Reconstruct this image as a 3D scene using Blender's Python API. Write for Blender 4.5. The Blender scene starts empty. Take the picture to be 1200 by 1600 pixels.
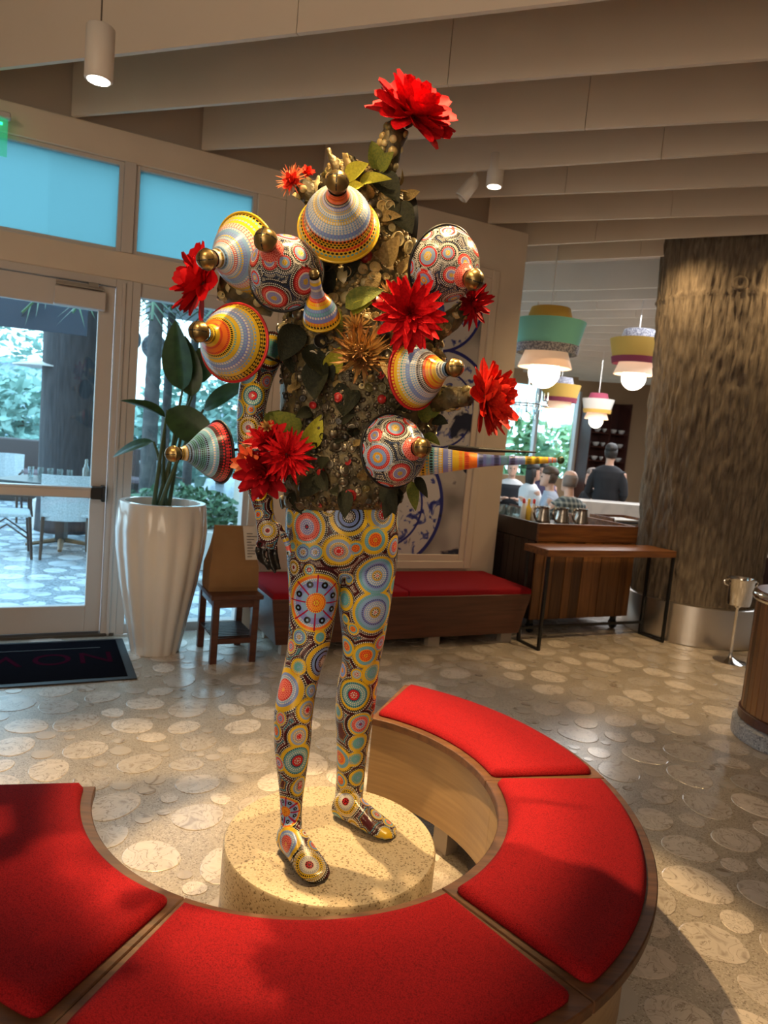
import bpy, bmesh, math, random
import numpy as np
from mathutils import Vector, Matrix, noise
from mathutils.bvhtree import BVHTree
rnd = random.Random(7)
PI = math.pi
SC = bpy.context.scene
COL = SC.collection

# ---------------------------------------------------------------- camera
F_PX, PITCH, ROLL, CAM_H = 1110.0, math.radians(6.07), math.radians(5.14), 1.55
CAM = Vector((0, 0, CAM_H))
FW = Vector((0, math.cos(PITCH), -math.sin(PITCH)))
_up = Vector((0, math.sin(PITCH), math.cos(PITCH))); _rt = Vector((1, 0, 0))
RT = _rt*math.cos(ROLL) + _up*math.sin(ROLL)
UP = _up*math.cos(ROLL) - _rt*math.sin(ROLL)
cd = bpy.data.cameras.new('camera'); cam = bpy.data.objects.new('camera', cd); COL.objects.link(cam)
cd.sensor_fit = 'VERTICAL'; cd.sensor_height = 34.6; cd.lens = 34.6*F_PX/1600
m = Matrix.Identity(4)
for i in range(3):
    m[i][0], m[i][1], m[i][2], m[i][3] = RT[i], UP[i], -FW[i], CAM[i]
cam.matrix_world = m
cd.clip_start = .05; cd.clip_end = 200
cd.dof.use_dof = True; cd.dof.focus_distance = 2.05; cd.dof.aperture_fstop = 4.5
SC.camera = cam

# ---------------------------------------------------------------- world, lights, exposure
SC.view_settings.view_transform = 'Standard'; SC.view_settings.look = 'None'
SC.view_settings.gamma = 1; SC.view_settings.use_curve_mapping = False
SC.view_settings.exposure = 0.0
w = bpy.data.worlds.new('sky'); SC.world = w; w.use_nodes = True
nt = w.node_tree; bg = nt.nodes['Background']
tc = nt.nodes.new('ShaderNodeTexCoord'); sp = nt.nodes.new('ShaderNodeSeparateXYZ'); rp = nt.nodes.new('ShaderNodeValToRGB')
nt.links.new(tc.outputs['Generated'], sp.inputs[0]); nt.links.new(sp.outputs['Z'], rp.inputs[0]); nt.links.new(rp.outputs[0], bg.inputs[0])
rp.color_ramp.elements[0].color = (.85, .95, 1, 1); rp.color_ramp.elements[1].color = (.55, .78, 1, 1)
bg.inputs[1].default_value = 4.6

def light(name, kind, loc, power, col, target=None, size=.05, spot=60, blend=.4, sy=None):
    d = bpy.data.lights.new(name, kind); d.energy = power; d.color = col
    if kind == 'AREA':
        d.size = size
        if sy: d.shape = 'RECTANGLE'; d.size_y = sy
    else: d.shadow_soft_size = size
    if kind == 'SPOT': d.spot_size = math.radians(spot); d.spot_blend = blend
    o = bpy.data.objects.new(name, d); COL.objects.link(o); o.location = loc
    if target is not None:
        o.rotation_euler = (Vector(target)-Vector(loc)).to_track_quat('-Z', 'Y').to_euler()
    return o
WARM = (1, .69, .34); WARM2 = (1, .80, .58)
light('key_spot', 'SPOT', (-.85, 3.0, 3.25), 560, WARM, (.05, 2.2, .4), .03, 38, .25)
light('top_spot', 'SPOT', (.12, 1.86, 3.34), 340, WARM, (-.1, 2.16, 1.7), .025, 46, .5)
light('front_spot', 'SPOT', (-.75, .75, 3.3), 110, WARM, (-.1, 2.1, 1.75), .04, 36, .4)
light('right_spot', 'SPOT', (1.3, 2.75, 3.3), 330, WARM, (-.66, 2.05, .45), .03, 44, .3)
light('console_spot', 'SPOT', (2.3, 4.7, 3.3), 170, WARM, (2.1, 5.3, 0), .05, 50, .6)
light('trunk_spot_left', 'SPOT', (2.00, 5.92, 3.345), 55, WARM, (2.30, 6.14, 1.2), .03, 140, .8)
light('trunk_spot_right', 'SPOT', (3.16, 5.42, 3.345), 55, WARM, (3.12, 5.80, 1.2), .03, 140, .8)
light('room_glow', 'AREA', (-2.2, -3.6, 3.2), 85, WARM2, (.6, 3.5, 1.2), 3, sy=2)
light('dining_glow', 'AREA', (4.6, 10.5, 3.25), 420, (.90, .95, 1), (4.6, 10.5, 0), 4, sy=5)
light('ceiling_wash', 'AREA', (-1.0, -3.0, 1.2), 48, WARM2, (1.5, 3.0, 3.6), 2.2)

# ---------------------------------------------------------------- helpers
def at(px, py, Y):                     # point on the view ray of a photo pixel at depth Y
    d = FW + RT*((px-600)/F_PX) - UP*((py-800)/F_PX)
    return CAM + d*(Y/d.y)
def atz(px, py, z):
    d = FW + RT*((px-600)/F_PX) - UP*((py-800)/F_PX)
    return CAM + d*((z-CAM_H)/d.z)
def pix(p):
    q = Vector(p)-CAM; d = q.dot(FW)
    return 600+F_PX*q.dot(RT)/d, 800-F_PX*q.dot(UP)/d
W = {}
def tag(o, label=None, cat=None, group=None, kind=None):
    if label: o['label'] = label
    if cat: o['category'] = cat
    if group: o['group'] = group
    if kind: o['kind'] = kind
    return o
def thing(name, label, cat, loc=(0, 0, 0), rz=0, group=None, kind=None, M4=None):
    o = bpy.data.objects.new(name, None); COL.objects.link(o); o.empty_display_size = .1
    mm = M4 if M4 is not None else Matrix.Translation(Vector(loc)) @ Matrix.Rotation(rz, 4, 'Z')
    o.matrix_basis = mm; W[o.name] = mm.copy()
    return tag(o, label, cat, group, kind)
def inst(mesh, name, parent, MW):
    o = bpy.data.objects.new(name, mesh); COL.objects.link(o)
    if parent: o.parent = parent; o.matrix_basis = W[parent.name].inverted() @ MW
    else: o.matrix_basis = MW
    W[o.name] = MW.copy()
    return o
def copy_tree(o, delta, parent=None):  # delta: world matrix applied before the copied thing
    c = o.copy(); COL.objects.link(c)
    if parent: c.parent = parent; W[c.name] = W[parent.name] @ o.matrix_basis
    else: c.matrix_basis = delta @ W[o.name]; W[c.name] = delta @ W[o.name]
    for ch in list(KIDS.get(o.name, [])):
        k = copy_tree(ch, delta, c); KIDS.setdefault(c.name, []).append(k)
    return c
KIDS = {}
class MB:
    def __init__(s): s.v = []; s.f = []; s.T = None
    def add(s, v, f):
        o = len(s.v)
        if s.T is not None: v = [s.T @ Vector(p) for p in v]
        s.v += [tuple(p) for p in v]; s.f += [tuple(i+o for i in q) for q in f]; return s
    def box(s, x0, y0, z0, x1, y1, z1):
        v = [(x, y, z) for z in (z0, z1) for y in (y0, y1) for x in (x0, x1)]
        return s.add(v, [(0, 2, 3, 1), (4, 5, 7, 6), (0, 1, 5, 4), (2, 6, 7, 3), (0, 4, 6, 2), (1, 3, 7, 5)])
    def cbox(s, c, sx, sy, sz): return s.box(c[0]-sx/2, c[1]-sy/2, c[2]-sz/2, c[0]+sx/2, c[1]+sy/2, c[2]+sz/2)
    def prism(s, poly, z0, z1):
        n = len(poly); v = [(x, y, z0) for x, y in poly]+[(x, y, z1) for x, y in poly]
        return s.add(v, [tuple(range(n))[::-1], tuple(range(n, 2*n))]+[(i, (i+1) % n, n+(i+1) % n, n+i) for i in range(n)])
    def loft(s, rings, cap=True, closed=True):
        n = len(rings[0]); v = [p for r in rings for p in r]; f = []
        for k in range(len(rings)-1):
            for i in range(n if closed else n-1):
                j = (i+1) % n; f.append((k*n+i, k*n+j, (k+1)*n+j, (k+1)*n+i))
        if cap and closed:
            f.append(tuple(range(n))[::-1]); f.append(tuple(range((len(rings)-1)*n, len(rings)*n)))
        return s.add(v, f)
    def tube(s, path, radii, n=8, flat=1.0, ref=None):
        path = [Vector(p) for p in path]
        if not hasattr(radii, '__len__'): radii = [radii]*len(path)
        rings = []; up = Vector(ref) if ref else None
        for k, p in enumerate(path):
            t = (path[min(k+1, len(path)-1)]-path[max(k-1, 0)]).normalized()
            if up is None: up = Vector((0, 0, 1)) if abs(t.z) < .9 else Vector((0, 1, 0))
            a = t.cross(up)
            if a.length < 1e-4: a = t.cross(Vector((1, .3, .1)))
            a.normalize(); b = a.cross(t).normalized()
            if ref is None: up = b
            rings.append([p+a*math.cos(2*PI*i/n)*radii[k]+b*math.sin(2*PI*i/n)*radii[k]*flat for i in range(n)])
        return s.loft(rings)
    def lathe(s, prof, n=24, M4=None, cap=True, mod=None):
        rings = []
        for r, z in prof:
            rings.append([(M4 @ Vector((r*math.cos(2*PI*i/n)*(mod(i, n, z) if mod else 1), r*math.sin(2*PI*i/n)*(mod(i, n, z) if mod else 1), z)) if M4 else (r*math.cos(2*PI*i/n)*(mod(i, n, z) if mod else 1), r*math.sin(2*PI*i/n)*(mod(i, n, z) if mod else 1), z)) for i in range(n)])
        return s.loft(rings, cap)
    def ball(s, c, r, sc=(1, 1, 1), nu=14, nv=9):
        c = Vector(c)
        rings = [[c+Vector((sc[0]*r*math.sin(t)*math.cos(2*PI*i/nu), sc[1]*r*math.sin(t)*math.sin(2*PI*i/nu), -sc[2]*r*math.cos(t))) for i in range(nu)] for t in [PI*(k+.12)/(nv-1+.24) for k in range(nv)]]
        return s.loft(rings)
    def mesh(s, name, mat, smooth=False, bev=0, inv=None):
        me = bpy.data.meshes.new(name)
        vv = [tuple(inv @ Vector(p)) for p in s.v] if inv is not None else s.v
        me.from_pydata(vv, [], s.f)
        bm = bmesh.new(); bm.from_mesh(me)
        bmesh.ops.recalc_face_normals(bm, faces=bm.faces)
        if bev:
            ed = [e for e in bm.edges if len(e.link_faces) == 2 and e.calc_face_angle(0) > .7]
            bmesh.ops.bevel(bm, geom=ed, offset=bev, segments=1, affect='EDGES', clamp_overlap=True)
        bm.to_mesh(me); bm.free()
        if mat: me.materials.append(mat)
        if smooth:
            me.polygons.foreach_set('use_smooth', [True]*len(me.polygons))
            if smooth != 'all':
                try: me.set_sharp_from_angle(angle=math.radians(50))
                except Exception: pass
        me.update(); return me
    def build(s, name, mat, parent=None, smooth=False, bev=0, world=False, label=None, cat=None, group=None, kind=None):
        inv = W[parent.name].inverted() if (world and parent) else None
        me = s.mesh(name, mat, smooth, bev, inv)
        o = bpy.data.objects.new(name, me); COL.objects.link(o)
        if parent: o.parent = parent; W[o.name] = W[parent.name].copy(); KIDS.setdefault(parent.name, []).append(o)
        else: W[o.name] = Matrix.Identity(4)
        return tag(o, label, cat, group, kind)
def struct(name, mb, mat, **k): return mb.build(name, mat, None, kind='structure', **k)
def remeshed(mb, name, mat, vox, parent, smooth_it=4, world=True):
    o = mb.build(name, mat, parent, smooth='all', world=world)
    md = o.modifiers.new('r', 'REMESH'); md.mode = 'VOXEL'; md.voxel_size = vox; md.use_smooth_shade = True
    ms = o.modifiers.new('s', 'SMOOTH'); ms.factor = .5; ms.iterations = smooth_it
    bpy.context.view_layer.update()
    dg = bpy.context.evaluated_depsgraph_get()
    me = bpy.data.meshes.new_from_object(o.evaluated_get(dg))
    o.modifiers.clear(); old = o.data; o.data = me; bpy.data.meshes.remove(old); me.name = name
    if not len(me.materials): me.materials.append(mat)
    me.polygons.foreach_set('use_smooth', [True]*len(me.polygons))
    return o

# ---------------------------------------------------------------- materials
def node(nt, t, **k):
    n = nt.nodes.new('ShaderNode'+t)
    for a, b in k.items():
        if a.startswith('i_'): n.inputs[int(a[2:])].default_value = b
        else: setattr(n, a, b)
    return n
def lk(nt, a, b): nt.links.new(a, b)
def ramp(nt, stops, interp='LINEAR'):
    r = node(nt, 'ValToRGB'); cr = r.color_ramp; cr.interpolation = interp
    while len(cr.elements) < len(stops): cr.elements.new(.5)
    for e, (p, c) in zip(cr.elements, stops): e.position = p; e.color = (*c[:3], 1)
    return r
def newmat(name):
    mt = bpy.data.materials.new(name); mt.use_nodes = True
    return mt, mt.node_tree, mt.node_tree.nodes['Principled BSDF']
def mat(name, c, rough=.5, metal=0, c2=None, scale=8, stretch=(1, 1, 1), detail=4, contrast=(.35, .65), bump=0, bscale=None, objrand=0, spec=None, coat=0, emit=None, coord='Object'):
    mt, nt, b = newmat(name)
    b.inputs['Roughness'].default_value = rough; b.inputs['Metallic'].default_value = metal
    if spec is not None: b.inputs['Specular IOR Level'].default_value = spec
    if coat: b.inputs['Coat Weight'].default_value = coat; b.inputs['Coat Roughness'].default_value = .12
    if emit: b.inputs['Emission Color'].default_value = (*emit[0], 1); b.inputs['Emission Strength'].default_value = emit[1]
    b.inputs['Base Color'].default_value = (*c, 1)
    if c2 is not None or bump:
        tc = node(nt, 'TexCoord'); mp = node(nt, 'Mapping'); mp.inputs['Scale'].default_value = stretch
        lk(nt, tc.outputs[coord], mp.inputs[0])
    col = None
    if c2 is not None:
        nz = node(nt, 'TexNoise'); nz.inputs['Scale'].default_value = scale; nz.inputs['Detail'].default_value = detail
        lk(nt, mp.outputs[0], nz.inputs[0])
        r = ramp(nt, [(contrast[0], c), (contrast[1], c2)]); lk(nt, nz.outputs[0], r.inputs[0]); col = r.outputs[0]
        lk(nt, col, b.inputs['Base Color'])
    if objrand:
        oi = node(nt, 'ObjectInfo'); hs = node(nt, 'HueSaturation'); mr = node(nt, 'MapRange')
        mr.inputs[3].default_value = 1-objrand; mr.inputs[4].default_value = 1+objrand
        lk(nt, oi.outputs['Random'], mr.inputs[0]); lk(nt, mr.outputs[0], hs.inputs['Value'])
        if col: lk(nt, col, hs.inputs['Color'])
        else: hs.inputs['Color'].default_value = (*c, 1)
        lk(nt, hs.outputs[0], b.inputs['Base Color'])
    if bump:
        n2 = node(nt, 'TexNoise'); n2.inputs['Scale'].default_value = bscale or scale; n2.inputs['Detail'].default_value = 3
        lk(nt, mp.outputs[0], n2.inputs[0]); bp = node(nt, 'Bump'); bp.inputs['Strength'].default_value = bump; bp.inputs['Distance'].default_value = .01
        lk(nt, n2.outputs[0], bp.inputs['Height']); lk(nt, bp.outputs[0], b.inputs['Normal'])
    return mt
def thin_glass(name, tint=(.9, .97, 1), refl=.05):
    mt, nt, b = newmat(name); nt.nodes.remove(b); out = nt.nodes['Material Output']
    t = node(nt, 'BsdfTransparent'); t.inputs[0].default_value = (*tint, 1)
    g = node(nt, 'BsdfGlossy'); g.inputs['Roughness'].default_value = .02
    mx = node(nt, 'MixShader'); mx.inputs[0].default_value = refl
    lk(nt, t.outputs[0], mx.inputs[1]); lk(nt, g.outputs[0], mx.inputs[2]); lk(nt, mx.outputs[0], out.inputs[0]); return mt
def frosted(name):
    mt, nt, b = newmat(name); nt.nodes.remove(b); out = nt.nodes['Material Output']
    t = node(nt, 'BsdfTransparent'); t.inputs[0].default_value = (.28, .48, .52, 1)
    g = node(nt, 'BsdfTranslucent'); g.inputs[0].default_value = (.29, .48, .52, 1)
    mx = node(nt, 'MixShader'); mx.inputs[0].default_value = .82
    lk(nt, t.outputs[0], mx.inputs[1]); lk(nt, g.outputs[0], mx.inputs[2]); lk(nt, mx.outputs[0], out.inputs[0]); return mt
def fabric(name, c, c2):
    mt, nt, b = newmat(name); b.inputs['Roughness'].default_value = .9; b.inputs['Specular IOR Level'].default_value = .15
    b.inputs['Sheen Weight'].default_value = .0
    tc = node(nt, 'TexCoord'); v = node(nt, 'TexVoronoi'); v.inputs['Scale'].default_value = 420
    lk(nt, tc.outputs['Object'], v.inputs[0]); r = ramp(nt, [(0, c), (.8, c2)]); lk(nt, v.outputs['Distance'], r.inputs[0])
    lk(nt, r.outputs[0], b.inputs['Base Color']); bp = node(nt, 'Bump'); bp.inputs['Strength'].default_value = .5; bp.inputs['Distance'].default_value = .002
    bp.invert = True
    lk(nt, v.outputs['Distance'], bp.inputs['Height']); lk(nt, bp.outputs[0], b.inputs['Normal']); return mt
def wood(name, c, c2, axis=0, rough=.35, scale=3, objrand=.0):
    st = [14, 14, 14]; st[axis] = 1.0
    return mat(name, c, rough, c2=c2, scale=scale, stretch=tuple(st), detail=6, contrast=(.35, .68), objrand=objrand, bump=.08)
def speckle(name, c, cd_, cl, scale=55, rough=.35):
    mt, nt, b = newmat(name); b.inputs['Roughness'].default_value = rough
    tc = node(nt, 'TexCoord'); v = node(nt, 'TexVoronoi'); v.inputs['Scale'].default_value = scale
    lk(nt, tc.outputs['Object'], v.inputs[0]); s = node(nt, 'SeparateColor'); lk(nt, v.outputs['Color'], s.inputs[0])
    r = ramp(nt, [(0, cd_), (.1, cd_), (.16, c), (.72, c), (.85, cl), (1, cl)]); lk(nt, s.outputs[0], r.inputs[0])
    n = node(nt, 'TexNoise'); n.inputs['Scale'].default_value = 3; lk(nt, tc.outputs['Object'], n.inputs[0])
    mx = node(nt, 'MixRGB', blend_type='MULTIPLY'); mx.inputs[0].default_value = .5; r2 = ramp(nt, [(.3, (.7, .7, .7)), (.7, (1, 1, 1))])
    lk(nt, n.outputs[0], r2.inputs[0]); lk(nt, r.outputs[0], mx.inputs[1]); lk(nt, r2.outputs[0], mx.inputs[2]); lk(nt, mx.outputs[0], b.inputs['Base Color'])
    return mt
m_wall = mat('beige_paint', (.66, .555, .45), .6, c2=(.70, .59, .48), scale=3)
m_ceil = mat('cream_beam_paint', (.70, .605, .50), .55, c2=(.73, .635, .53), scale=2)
m_upper_shade = mat('upper_ceiling_shade', (.50, .41, .33), .7)  # darker tone paints in the shade above the fin bottoms
m_frame = mat('aluminium_frame_paint', (.58, .53, .50), .45)
m_black = mat('black_metal', (.012, .012, .013), .4, .2)
m_steel = mat('brushed_steel', (.62, .58, .54), .28, 1, bump=.05, bscale=60, stretch=(1, 1, .05))
m_chrome = mat('chrome', (.8, .78, .75), .1, 1)
m_glass = thin_glass('window_glass', (.80, .95, 1))
m_frost = frosted('frosted_teal_glass')
m_white = mat('white_glaze', (.78, .74, .70), .2, coat=.5)
m_red = fabric('red_woven_fabric', (.42, .010, .013), (.16, .003, .006))
m_dred = fabric('dark_red_fabric', (.36, .012, .018), (.2, .005, .01))
m_rim = wood('walnut_rim', (.15, .060, .020), (.075, .028, .010), 0, .55, 4)
m_skirt = mat('bench_skirt_veneer', (.40, .25, .11), .4, c2=(.33, .20, .09), scale=4, stretch=(1, 1, 18))
m_brown = wood('reddish_brown_wood', (.105, .035, .020), (.06, .02, .012), 0, .35)
m_dark = wood('dark_brown_wood', (.035, .018, .013), (.02, .011, .009), 2, .4)
m_oak = wood('warm_brown_wood', (.22, .085, .025), (.10, .035, .012), 0, .3)
m_slat = wood('slat_wood', (.20, .085, .026), (.11, .042, .014), 2, .4, 3, .55)
m_plinth = speckle('plinth_terrazzo', (.62, .50, .33), (.25, .18, .10), (.68, .57, .40), 230)
m_terr = speckle('floor_terrazzo', (.42, .355, .28), (.25, .20, .15), (.53, .46, .38), 210, .28)
m_btz = speckle('grey_blue_terrazzo', (.32, .33, .36), (.16, .17, .2), (.45, .46, .5), 120)
def stone_mat(name, tint):
    mt, nt, b = newmat(name); b.inputs['Roughness'].default_value = .22
    tc = node(nt, 'TexCoord'); oi = node(nt, 'ObjectInfo'); ad = node(nt, 'VectorMath', operation='ADD'); sc = node(nt, 'VectorMath', operation='SCALE')
    lk(nt, oi.outputs['Location'], sc.inputs[0]); sc.inputs['Scale'].default_value = 7.3
    lk(nt, tc.outputs['Object'], ad.inputs[0]); lk(nt, sc.outputs[0], ad.inputs[1])
    wv = node(nt, 'TexNoise'); wv.inputs['Scale'].default_value = 1.3; wv.inputs['Detail'].default_value = 6; wv.inputs['Distortion'].default_value = 1.2
    lk(nt, ad.outputs[0], wv.inputs[0])
    t = tint
    r = ramp(nt, [(.30, (t[0]*.62, t[1]*.58, t[2]*.55)), (.42, t), (.485, t), (.50, (t[0]*.5, t[1]*.45, t[2]*.40)), (.515, t), (.62, (t[0]*1.1, t[1]*1.1, t[2]*1.12)), (.72, (t[0]*.8, t[1]*.76, t[2]*.7))])
    lk(nt, wv.outputs[0], r.inputs[0]); hs = node(nt, 'HueSaturation'); mr = node(nt, 'MapRange'); mr.inputs[3].default_value = .72; mr.inputs[4].default_value = 1.12
    lk(nt, oi.outputs['Random'], mr.inputs[0]); lk(nt, mr.outputs[0], hs.inputs['Value']); lk(nt, r.outputs[0], hs.inputs['Color'])
    lk(nt, hs.outputs[0], b.inputs['Base Color']); return mt
m_stone = stone_mat('marble_disc', (.62, .54, .46))
m_leaf = mat('plant_leaf_green', (.020, .055, .018), .35, c2=(.04, .10, .03), scale=6)
m_stem = mat('plant_stem_green', (.05, .085, .03), .45)
m_bark = mat('grey_brown_bark', (.21, .165, .12), .85, c2=(.10, .075, .055), scale=14, stretch=(3, 3, .45), bump=1.0, bscale=22)
m_text = mat('mat_lettering', (.032, .004, .010), 1, spec=0)

# ---------------------------------------------------------------- the room
WA = math.radians(26.5); W0 = Vector((-1.727, 4.892, 0))
MW = Matrix.Translation(W0) @ Matrix.Rotation(WA, 4, 'Z')      # wall frame: x along the wall, y out through it
U = Vector((math.cos(WA), math.sin(WA), 0)); V = Vector((-math.sin(WA), math.cos(WA), 0))
def wp(s, v, z=0): return W0 + U*s + V*v + Vector((0, 0, z))
def onwall(px, py, v):
    d = FW + RT*((px-600)/F_PX) - UP*((py-800)/F_PX)
    t = (W0 + V*v - CAM).dot(V)/d.dot(V); p = CAM + d*t
    return (p-W0).dot(U), p.z
def wall_thing(name, label, cat, kind=None, s=0, v=0, z=0, group=None):
    return thing(name, label, cat, M4=MW @ Matrix.Translation((s, v, z)), kind=kind, group=group)
def wmb():
    b = MB(); b.T = MW; return b
ZB = 3.36
# floor with marble discs set in terrazzo
fb = wmb(); fb.box(-8, -9, -.1, 22, 0, 0); fb.box(3.06, 0, -.1, 22, 9, 0)
floor = struct('floor', fb, m_terr)
pf = wmb(); pf.box(-16, .0, -.12, 3.0, 26, -.02)
m_patio = speckle('patio_terrazzo', (.35, .40, .44), (.2, .24, .28), (.5, .56, .62), 60, .18)  # blue cast of the outdoor light is mixed into this colour
patio = struct('floor_patio', pf, m_patio)
m_pstone = stone_mat('patio_marble_disc', (.62, .68, .74))  # same discs as indoors, tinted blue for the light outside
disc_meshes = []
for k in range(8):
    b = MB(); n = 18; ph = rnd.random()*6; e = rnd.uniform(.78, 1)
    def rr(a): return 1+.035*math.sin(2*a+ph)+.03*math.sin(3*a+2*ph)
    ring = lambda q, z: [(q*rr(2*PI*i/n)*math.cos(2*PI*i/n), q*e*rr(2*PI*i/n)*math.sin(2*PI*i/n), z) for i in range(n)]
    b.loft([ring(1, -.002), ring(1, .0012), ring(.97, .0022)])
    disc_meshes.append(b.mesh('stone', m_stone))
def scatter_discs(inside, x0, x1, y0, y1, tries, rmin=.028, rmax=.125):
    cell = .26; grid = {}; out = []
    for k in range(tries):
        q = k/tries
        r = rmax*(1-q)**1.1*rnd.uniform(.75, 1.05)+rmin*(q+.05)
        r = max(rmin, min(rmax, r)); x = rnd.uniform(x0, x1); y = rnd.uniform(y0, y1)
        if not inside(x, y): continue
        gx, gy = int(x//cell), int(y//cell); ok = True
        for i in range(gx-1, gx+2):
            for j in range(gy-1, gy+2):
                for (a, c, s) in grid.get((i, j), ()):
                    if (a-x)**2+(c-y)**2 < (r+s+.004)**2: ok = False; break
                if not ok: break
            if not ok: break
        if ok: grid.setdefault((gx, gy), []).append((x, y, r)); out.append((x, y, r))
    return out
def in_room(x, y):
    d = Vector((x, y, 0))-W0; s, v = d.dot(U), d.dot(V)
    return v < -.12 or s > 3.3
discs = scatter_discs(in_room, -3.4, 5.5, .9, 9.5, 60000, .02, .125)
PL_C = Vector((-.074, 2.085, 0)); BC = Vector((-.178, 2.107, 0)); BR0, BR1 = .606, 1.042
def vis_size(d):
    x, y, r = d; px, py = pix((x, y, 0))
    if not (-60 < px < 1260 and -50 < py < 1660): return 0
    dx, dy = x-BC.x, y-BC.y; q = math.hypot(dx, dy); ang = math.degrees(math.atan2(dy, dx))
    if (x-PL_C.x)**2+(y-PL_C.y)**2 < .3**2: return 0
    if BR0+.05 < q < BR1-.08 and not (75 < ang < 185): return .01*r
    if y < 1.3: return .01*r
    return r/math.hypot(x, y)
discs.sort(key=lambda d: -vis_size(d))
def disc_M(x, y, r, z=0): return Matrix.Translation((x, y, z)) @ Matrix.Rotation(rnd.random()*6.28, 4, 'Z') @ Matrix.Diagonal((r, r, 1, 1))
for d in discs[:300]: inst(rnd.choice(disc_meshes), 'stone', floor, disc_M(*d))
b = MB()
for x, y, r in discs[300:]:
    n = 12; a0 = rnd.random()
    c = [(x+r*math.cos(2*PI*i/n+a0), y+r*.92*math.sin(2*PI*i/n+a0)) for i in range(n)]
    b.loft([[(p[0], p[1], z) for p in c] for z in (-.002, .0018)])
b.build('stone_field', m_stone, floor, kind='stuff')
def in_patio(x, y):
    d = Vector((x, y, 0))-W0; s, v = d.dot(U), d.dot(V)
    return v > .25 and s < 2.9
b = MB()
for x, y, r in scatter_discs(in_patio, -7.5, .5, 5, 12, 9000, .06, .15):
    n = 12; a0 = rnd.random()
    c = [(x+r*math.cos(2*PI*i/n+a0), y+r*.92*math.sin(2*PI*i/n+a0)) for i in range(n)]
    b.loft([[(p[0], p[1], z) for p in c] for z in (-.022, -.017)])
b.build('stone_field', m_pstone, patio, kind='stuff')

# entrance wall: header, bands, posts, then the solid wall with the picture
wl = wmb()
wl.box(-8, 0, 3.17, .93, .16, ZB)             # header over the transoms
wl.box(-8, 0, 2.42, .93, .14, 2.60)           # band between door and transoms
wl.box(.80, 0, 0, .93, .14, 2.42); wl.box(.72, 0, 2.60, .93, .14, 3.17)
wl.box(-8, .03, 0, -1.62, .14, 2.42); wl.box(-8, .03, 2.60, -1.62, .14, 3.17)
wall_left = struct('wall_left', wl, m_wall, bev=.006)
wb = wmb(); wb.box(.93, 0, 0, 3.06, .25, ZB); struct('wall_back', wb, m_wall)
wu = wmb(); wu.box(-8, .05, ZB, 3.06, .25, 3.82); struct('wall_upper', wu, m_upper_shade)
bb = wmb(); bb.box(.93, -.015, 0, 3.06, 0, .09); struct('baseboard_back', bb, m_wall)
wr = wmb(); wr.box(3.0, .25, 0, 3.06, 9, .9); wr.box(3.0, .25, 2.95, 3.06, 9, 3.82); wr.box(3.0, .25, .9, 3.06, .8, 2.95); struct('wall_dining_left', wr, m_wall)
t = wall_thing('window_5', None, None, 'structure')  # unseen side window, added to bring daylight onto the dining ceiling
MB().box(3.025, .8, .9, 3.035, 9, 2.95).build('pane', m_glass, t)
for k in range(7): MB().box(3.0, .78+k*1.35, .9, 3.06, .84+k*1.35, 2.95).build('mullion', m_frame, t)
wx = wmb(); wx.box(22, -9, 0, 22.1, 9, 3.82); struct('wall_right', wx, m_wall)
wn = wmb(); wn.box(-8, -9.1, 0, 22, -9, 3.82); struct('wall_near', wn, m_wall)
we = wmb(); we.box(-8.1, -9, 0, -8, 0, 3.82); struct('wall_entry_side', we, m_wall)
# transom windows
for k, (s0, s1) in enumerate(((-1.62, -.17), (-.10, .72))):
    t = wall_thing('window_%d' % (k+1), None, None, 'structure')
    f = MB(); f.box(s0, .02, 2.60, s0+.03, .10, 3.17); f.box(s1-.03, .02, 2.60, s1, .10, 3.17); f.box(s0+.03, .02, 2.60, s1-.03, .10, 2.625); f.box(s0+.03, .02, 3.145, s1-.03, .10, 3.17)
    f.build('window_frame', m_frame, t, bev=.003)
    MB().box(s0+.02, .055, 2.61, s1-.02, .063, 3.16).build('pane', m_frost, t)
mu = wmb(); mu.box(-.17, -.005, 2.60, -.10, .12, 3.17); struct('trim_1', mu, m_frame)
# side light beside the door
t = wall_thing('window_3', None, None, 'structure')
f = MB(); f.box(-.085, .0, 0, -.03, .12, 2.42); f.box(.76, .02, 0, .80, .12, 2.42); f.box(-.03, .02, 0, .76, .12, .07); f.box(-.03, .02, 2.33, .76, .12, 2.42)
f.build('window_frame', m_frame, t, bev=.003)
MB().box(-.04, .055, .06, .77, .063, 2.34).build('pane', m_glass, t)
jb = wmb(); jb.box(-.185, -.01, 0, -.085, .13, 2.42); jb.box(-1.62, .0, 0, -1.52, .13, 2.42); jb.box(-1.52, .0, 2.37, -.185, .13, 2.42); jb.box(-.150, -.03, 0, -.128, -.01, 2.40)
struct('trim_2', jb, m_frame, bev=.004)
sl = wmb(); sl.box(-1.6, -.03, 0, -.1, .16, .018); struct('trim_3', sl, mat('dark_threshold', (.10, .085, .07), .4, .6))
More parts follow.
